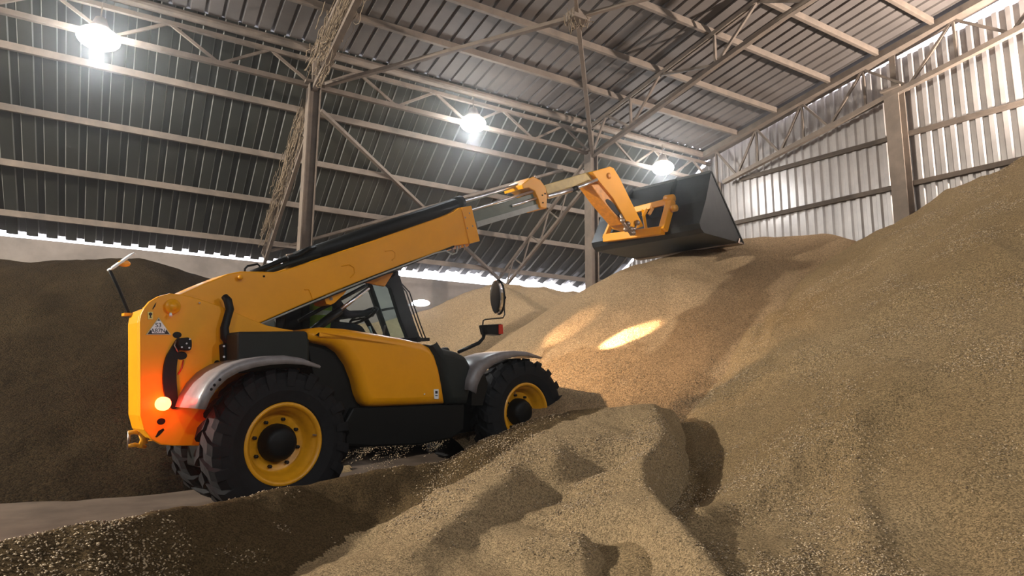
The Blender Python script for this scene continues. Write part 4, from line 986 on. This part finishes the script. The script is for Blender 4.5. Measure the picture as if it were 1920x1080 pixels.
def side2(x, y): return ((_c[0]-_b[0])*(y-_b[1])-(_c[1]-_b[1])*(x-_b[0]))/math.hypot(_c[0]-_b[0], _c[1]-_b[1])
_sg2 = 1 if side2(*w3(100, 1000, 3.3)[:2]) > 0 else -1
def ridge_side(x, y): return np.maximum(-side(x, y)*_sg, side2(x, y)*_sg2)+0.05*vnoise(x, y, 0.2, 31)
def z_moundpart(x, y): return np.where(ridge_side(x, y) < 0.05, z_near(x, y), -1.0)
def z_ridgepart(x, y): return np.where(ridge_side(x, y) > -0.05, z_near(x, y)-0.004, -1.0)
XD = 0.5*(WX[7]+WX[8])
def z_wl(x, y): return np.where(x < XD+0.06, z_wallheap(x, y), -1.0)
def z_wr(x, y): return np.where(x > XD-0.06, z_wallheap(x, y)-0.003, -1.0)
FN = {'wall': z_wl, 'wallr': z_wr, 'mid': z_mid, 'big': z_big, 'near': z_moundpart, 'ridge': z_ridgepart}
def heap(key, x0, x1, y0, y1, step, mat, label, name='grain_heap'):
    xs = np.arange(x0, x1+step, step); ys = np.arange(y0, y1+step, step)
    X, Y = np.meshgrid(xs, ys, indexing='ij'); Z = FN[key](X, Y)
    oth = np.full(Z.shape, 0.0)
    for k, fn in FN.items():
        if k != key: oth = np.maximum(oth, fn(X, Y))
    keep = (Z > -0.12) & (Z > oth-0.16)
    nx, ny = X.shape; idx = np.arange(nx*ny).reshape(nx, ny)
    kf = keep[:-1, :-1] & keep[1:, :-1] & keep[:-1, 1:] & keep[1:, 1:]
    q = np.stack([idx[:-1, :-1][kf], idx[1:, :-1][kf], idx[1:, 1:][kf], idx[:-1, 1:][kf]], 1)
    used = np.unique(q); mp = -np.ones(nx*ny, int); mp[used] = np.arange(len(used)); q = mp[q]
    co = np.stack([X.ravel()[used], Y.ravel()[used], Z.ravel()[used]], 1)
    me = bpy.data.meshes.new(name); me.vertices.add(len(co)); me.vertices.foreach_set('co', co.ravel().astype(np.float32))
    me.loops.add(q.size); me.loops.foreach_set('vertex_index', q.ravel().astype(np.int32)); me.polygons.add(len(q))
    me.polygons.foreach_set('loop_start', (np.arange(len(q))*4).astype(np.int32)); me.polygons.foreach_set('loop_total', np.full(len(q), 4, np.int32))
    me.update(calc_edges=True); me.validate(); me.materials.append(mat)
    for p in me.polygons: p.use_smooth = True
    o = bpy.data.objects.new(name, me); COL.objects.link(o)
    return tag(o, label, 'grain heap')
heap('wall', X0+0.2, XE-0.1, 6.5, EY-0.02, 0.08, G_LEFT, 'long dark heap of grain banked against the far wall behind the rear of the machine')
heap('wallr', 0.0, XE-0.1, 6.5, EY-0.02, 0.08, G_MID, 'rounded tan heap against the far wall, seen behind the round mirror')
heap('mid', 3.5, XE-0.06, 4.0, 15.6, 0.06, G_MID, 'tan grain heap under the bucket, lit by the headlamps')
heap('big', 0.3, XE-0.06, -9.0, 12.5, 0.04, G_BIG, 'largest grain heap, filling the right side up to the end wall')
heap('near', gx[0], gx[-1], gy[0], gy[-1], 0.02, G_NEAR, 'low furrowed mound of grain hiding the foot of the front wheel, in the foreground')
heap('ridge', gx[0], gx[-1], gy[0], gy[-1], 0.02, G_SHADE, 'low ridge of grain coloured dark for shade in front of the rear wheel at the lower left')

# loose kernels lying on the nearest grain
def kernels():
    n = 230000
    d = 2.6+RNG.power(1.15, n)*6.8; px = RNG.uniform(-40, 1960, n)
    rgt = (px-960)/FPX*d; h = np.array([math.sin(_y), math.cos(_y)]); rr_ = np.array([math.cos(_y), -math.sin(_y)])
    x = d*h[0]+rgt*rr_[0]; y = d*h[1]+rgt*rr_[1]
    zb_ = FN['big'](x, y); zn = np.maximum(FN['near'](x, y), FN['ridge'](x, y)); zm = FN['mid'](x, y); z = np.maximum(np.maximum(zb_, zn), zm); k = z > 0.10
    x, y, z = x[k], y[k], z[k]; n = len(x)
    # cluster: keep more where a slow noise is high
    c = vnoise(x, y, 0.5, 21)+0.6*vnoise(x, y, 0.16, 22); k = RNG.uniform(0, 1, n) < 0.22+0.75*c; x, y, z = x[k], y[k], z[k]; n = len(x)
    base = np.array([(1, 0, 0), (-1, 0, 0), (0, .55, 0), (0, -.55, 0), (0, 0, .5), (0, 0, -.5)])
    s = RNG.uniform(0.005, 0.012, n); a = RNG.uniform(0, 6.28, n); t = RNG.uniform(-.6, .6, n)
    ca, sa, ct, st_ = np.cos(a), np.sin(a), np.cos(t), np.sin(t)
    P = base[None]*s[:, None, None]
    X = P[..., 0]*ct[:, None]-P[..., 2]*st_[:, None]; Z = P[..., 0]*st_[:, None]+P[..., 2]*ct[:, None]; Yv = P[..., 1]
    Q = np.stack([X*ca[:, None]-Yv*sa[:, None]+x[:, None], X*sa[:, None]+Yv*ca[:, None]+y[:, None], Z+z[:, None]+0.003], -1).reshape(-1, 3)
    F = np.array([(0, 2, 4), (2, 1, 4), (1, 3, 4), (3, 0, 4), (2, 0, 5), (1, 2, 5), (3, 1, 5), (0, 3, 5)])
    q = (F[None]+np.arange(n)[:, None, None]*6).reshape(-1, 3)
    me = bpy.data.meshes.new('loose_kernels'); me.vertices.add(len(Q)); me.vertices.foreach_set('co', Q.ravel().astype(np.float32))
    me.loops.add(q.size); me.loops.foreach_set('vertex_index', q.ravel().astype(np.int32)); me.polygons.add(len(q))
    me.polygons.foreach_set('loop_start', (np.arange(len(q))*3).astype(np.int32)); me.polygons.foreach_set('loop_total', np.full(len(q), 3, np.int32))
    me.update(calc_edges=True)
    m, nt, b = new_mat('kernel_husk'); g = nt.nodes.new('ShaderNodeNewGeometry'); cr = nt.nodes.new('ShaderNodeValToRGB')
    cr.color_ramp.elements[0].color = (0.07, 0.04, 0.015, 1); cr.color_ramp.elements[1].color = (0.58, 0.44, 0.27, 1)
    nt.links.new(g.outputs['Random Per Island'], cr.inputs[0]); nt.links.new(cr.outputs[0], b.inputs['Base Color']); b.inputs['Roughness'].default_value = 0.5
    me.materials.append(m); o = bpy.data.objects.new('loose_kernels', me); COL.objects.link(o)
    tag(o, 'loose pale kernels scattered over the nearest grain slopes', 'grain', kind='stuff')
kernels()
# headlamp beams onto the grain ahead of the machine
def hit(x, y, t0=3.0):
    t = np.arange(t0, 22, 0.02); P = CAM[None]+ray(x, y)[None]/FPX*t[:, None]
    z = np.maximum.reduce([fn(P[:, 0], P[:, 1]) for fn in FN.values()]); k = np.nonzero(P[:, 2] < z)[0]
    return P[k[0]] if len(k) else P[-1]
FR_ = P2(884, 700, 0.04)[0]
def spot2(v_, w_, px, en, ang, blend, u_=0.0):
    p = np.array([FR_+0.02+u_, v_, w_]); h = MB().lathe([(-0.06, 0.03), (-0.03, 0.055), (0.03, 0.06)], (0, 0, 0), (1, 0, 0), 18).build('headlamp', BLK, TH, True); h.location = p
    MB().lathe([(0.025, 0.055), (0.032, 0.001)], (0, 0, 0), (1, 0, 0), 18).build('lamp_glass', HEADL, h, True)
    l = bpy.data.lights.new('headlamp_beam', 'SPOT'); l.energy = en; l.spot_size = math.radians(ang); l.spot_blend = blend; l.color = (1.0, 0.70, 0.44); l.shadow_soft_size = 0.03
    lo = bpy.data.objects.new('headlamp_beam', l); COL.objects.link(lo); pw = loc2w(p+np.array([0.09, 0, 0])); d = Vector(hit(*px))-Vector(pw)
    lo.matrix_world = Matrix.Translation(pw) @ d.to_track_quat('-Z', 'Y').to_matrix().to_4x4()
for nm_, px_ in (('spot', (1168, 636)), ('rim', (1062, 622)), ('bigmid', (1500, 800)), ('near', (900, 900))): print('HIT', nm_, hit(*px_))
spot2(0.52, P2(884, 668, .04)[1]+0.06, (1172, 632), 12000, 7.5, 0.6)
spot2(1.05, P2(884, 668, .04)[1]+0.06, (1062, 618), 1500, 13, 0.8)
spot2(0.98, du[1]+0.12, (1130, 690), 850, 66, 1.0, du[0]-FR_)

# fine grain dust hanging in the hall air
hz = MB().prism([(-16.0, 0.02), (16.0, 0.02), (16.0, 4.35), (11.6, 7.5), (0, 8.9), (-11.6, 7.5), (-16.0, 4.35)], lambda q_, o_: (o_, q_[0], q_[1]), [(X0+0.2, 0), (XE-0.1, 0)]).build('dust_haze', None)
m = bpy.data.materials.new('airborne_dust'); m.use_nodes = True; nt = m.node_tree; nt.nodes.remove(nt.nodes['Principled BSDF'])
vs = nt.nodes.new('ShaderNodeVolumeScatter'); vs.inputs['Density'].default_value = 0.006; vs.inputs['Anisotropy'].default_value = 0.9
nt.links.new(vs.outputs[0], nt.nodes['Material Output'].inputs['Volume']); hz.data.materials.append(m)
tag(hz, 'thin dust hanging in the air of the hall', 'dust', kind='stuff')
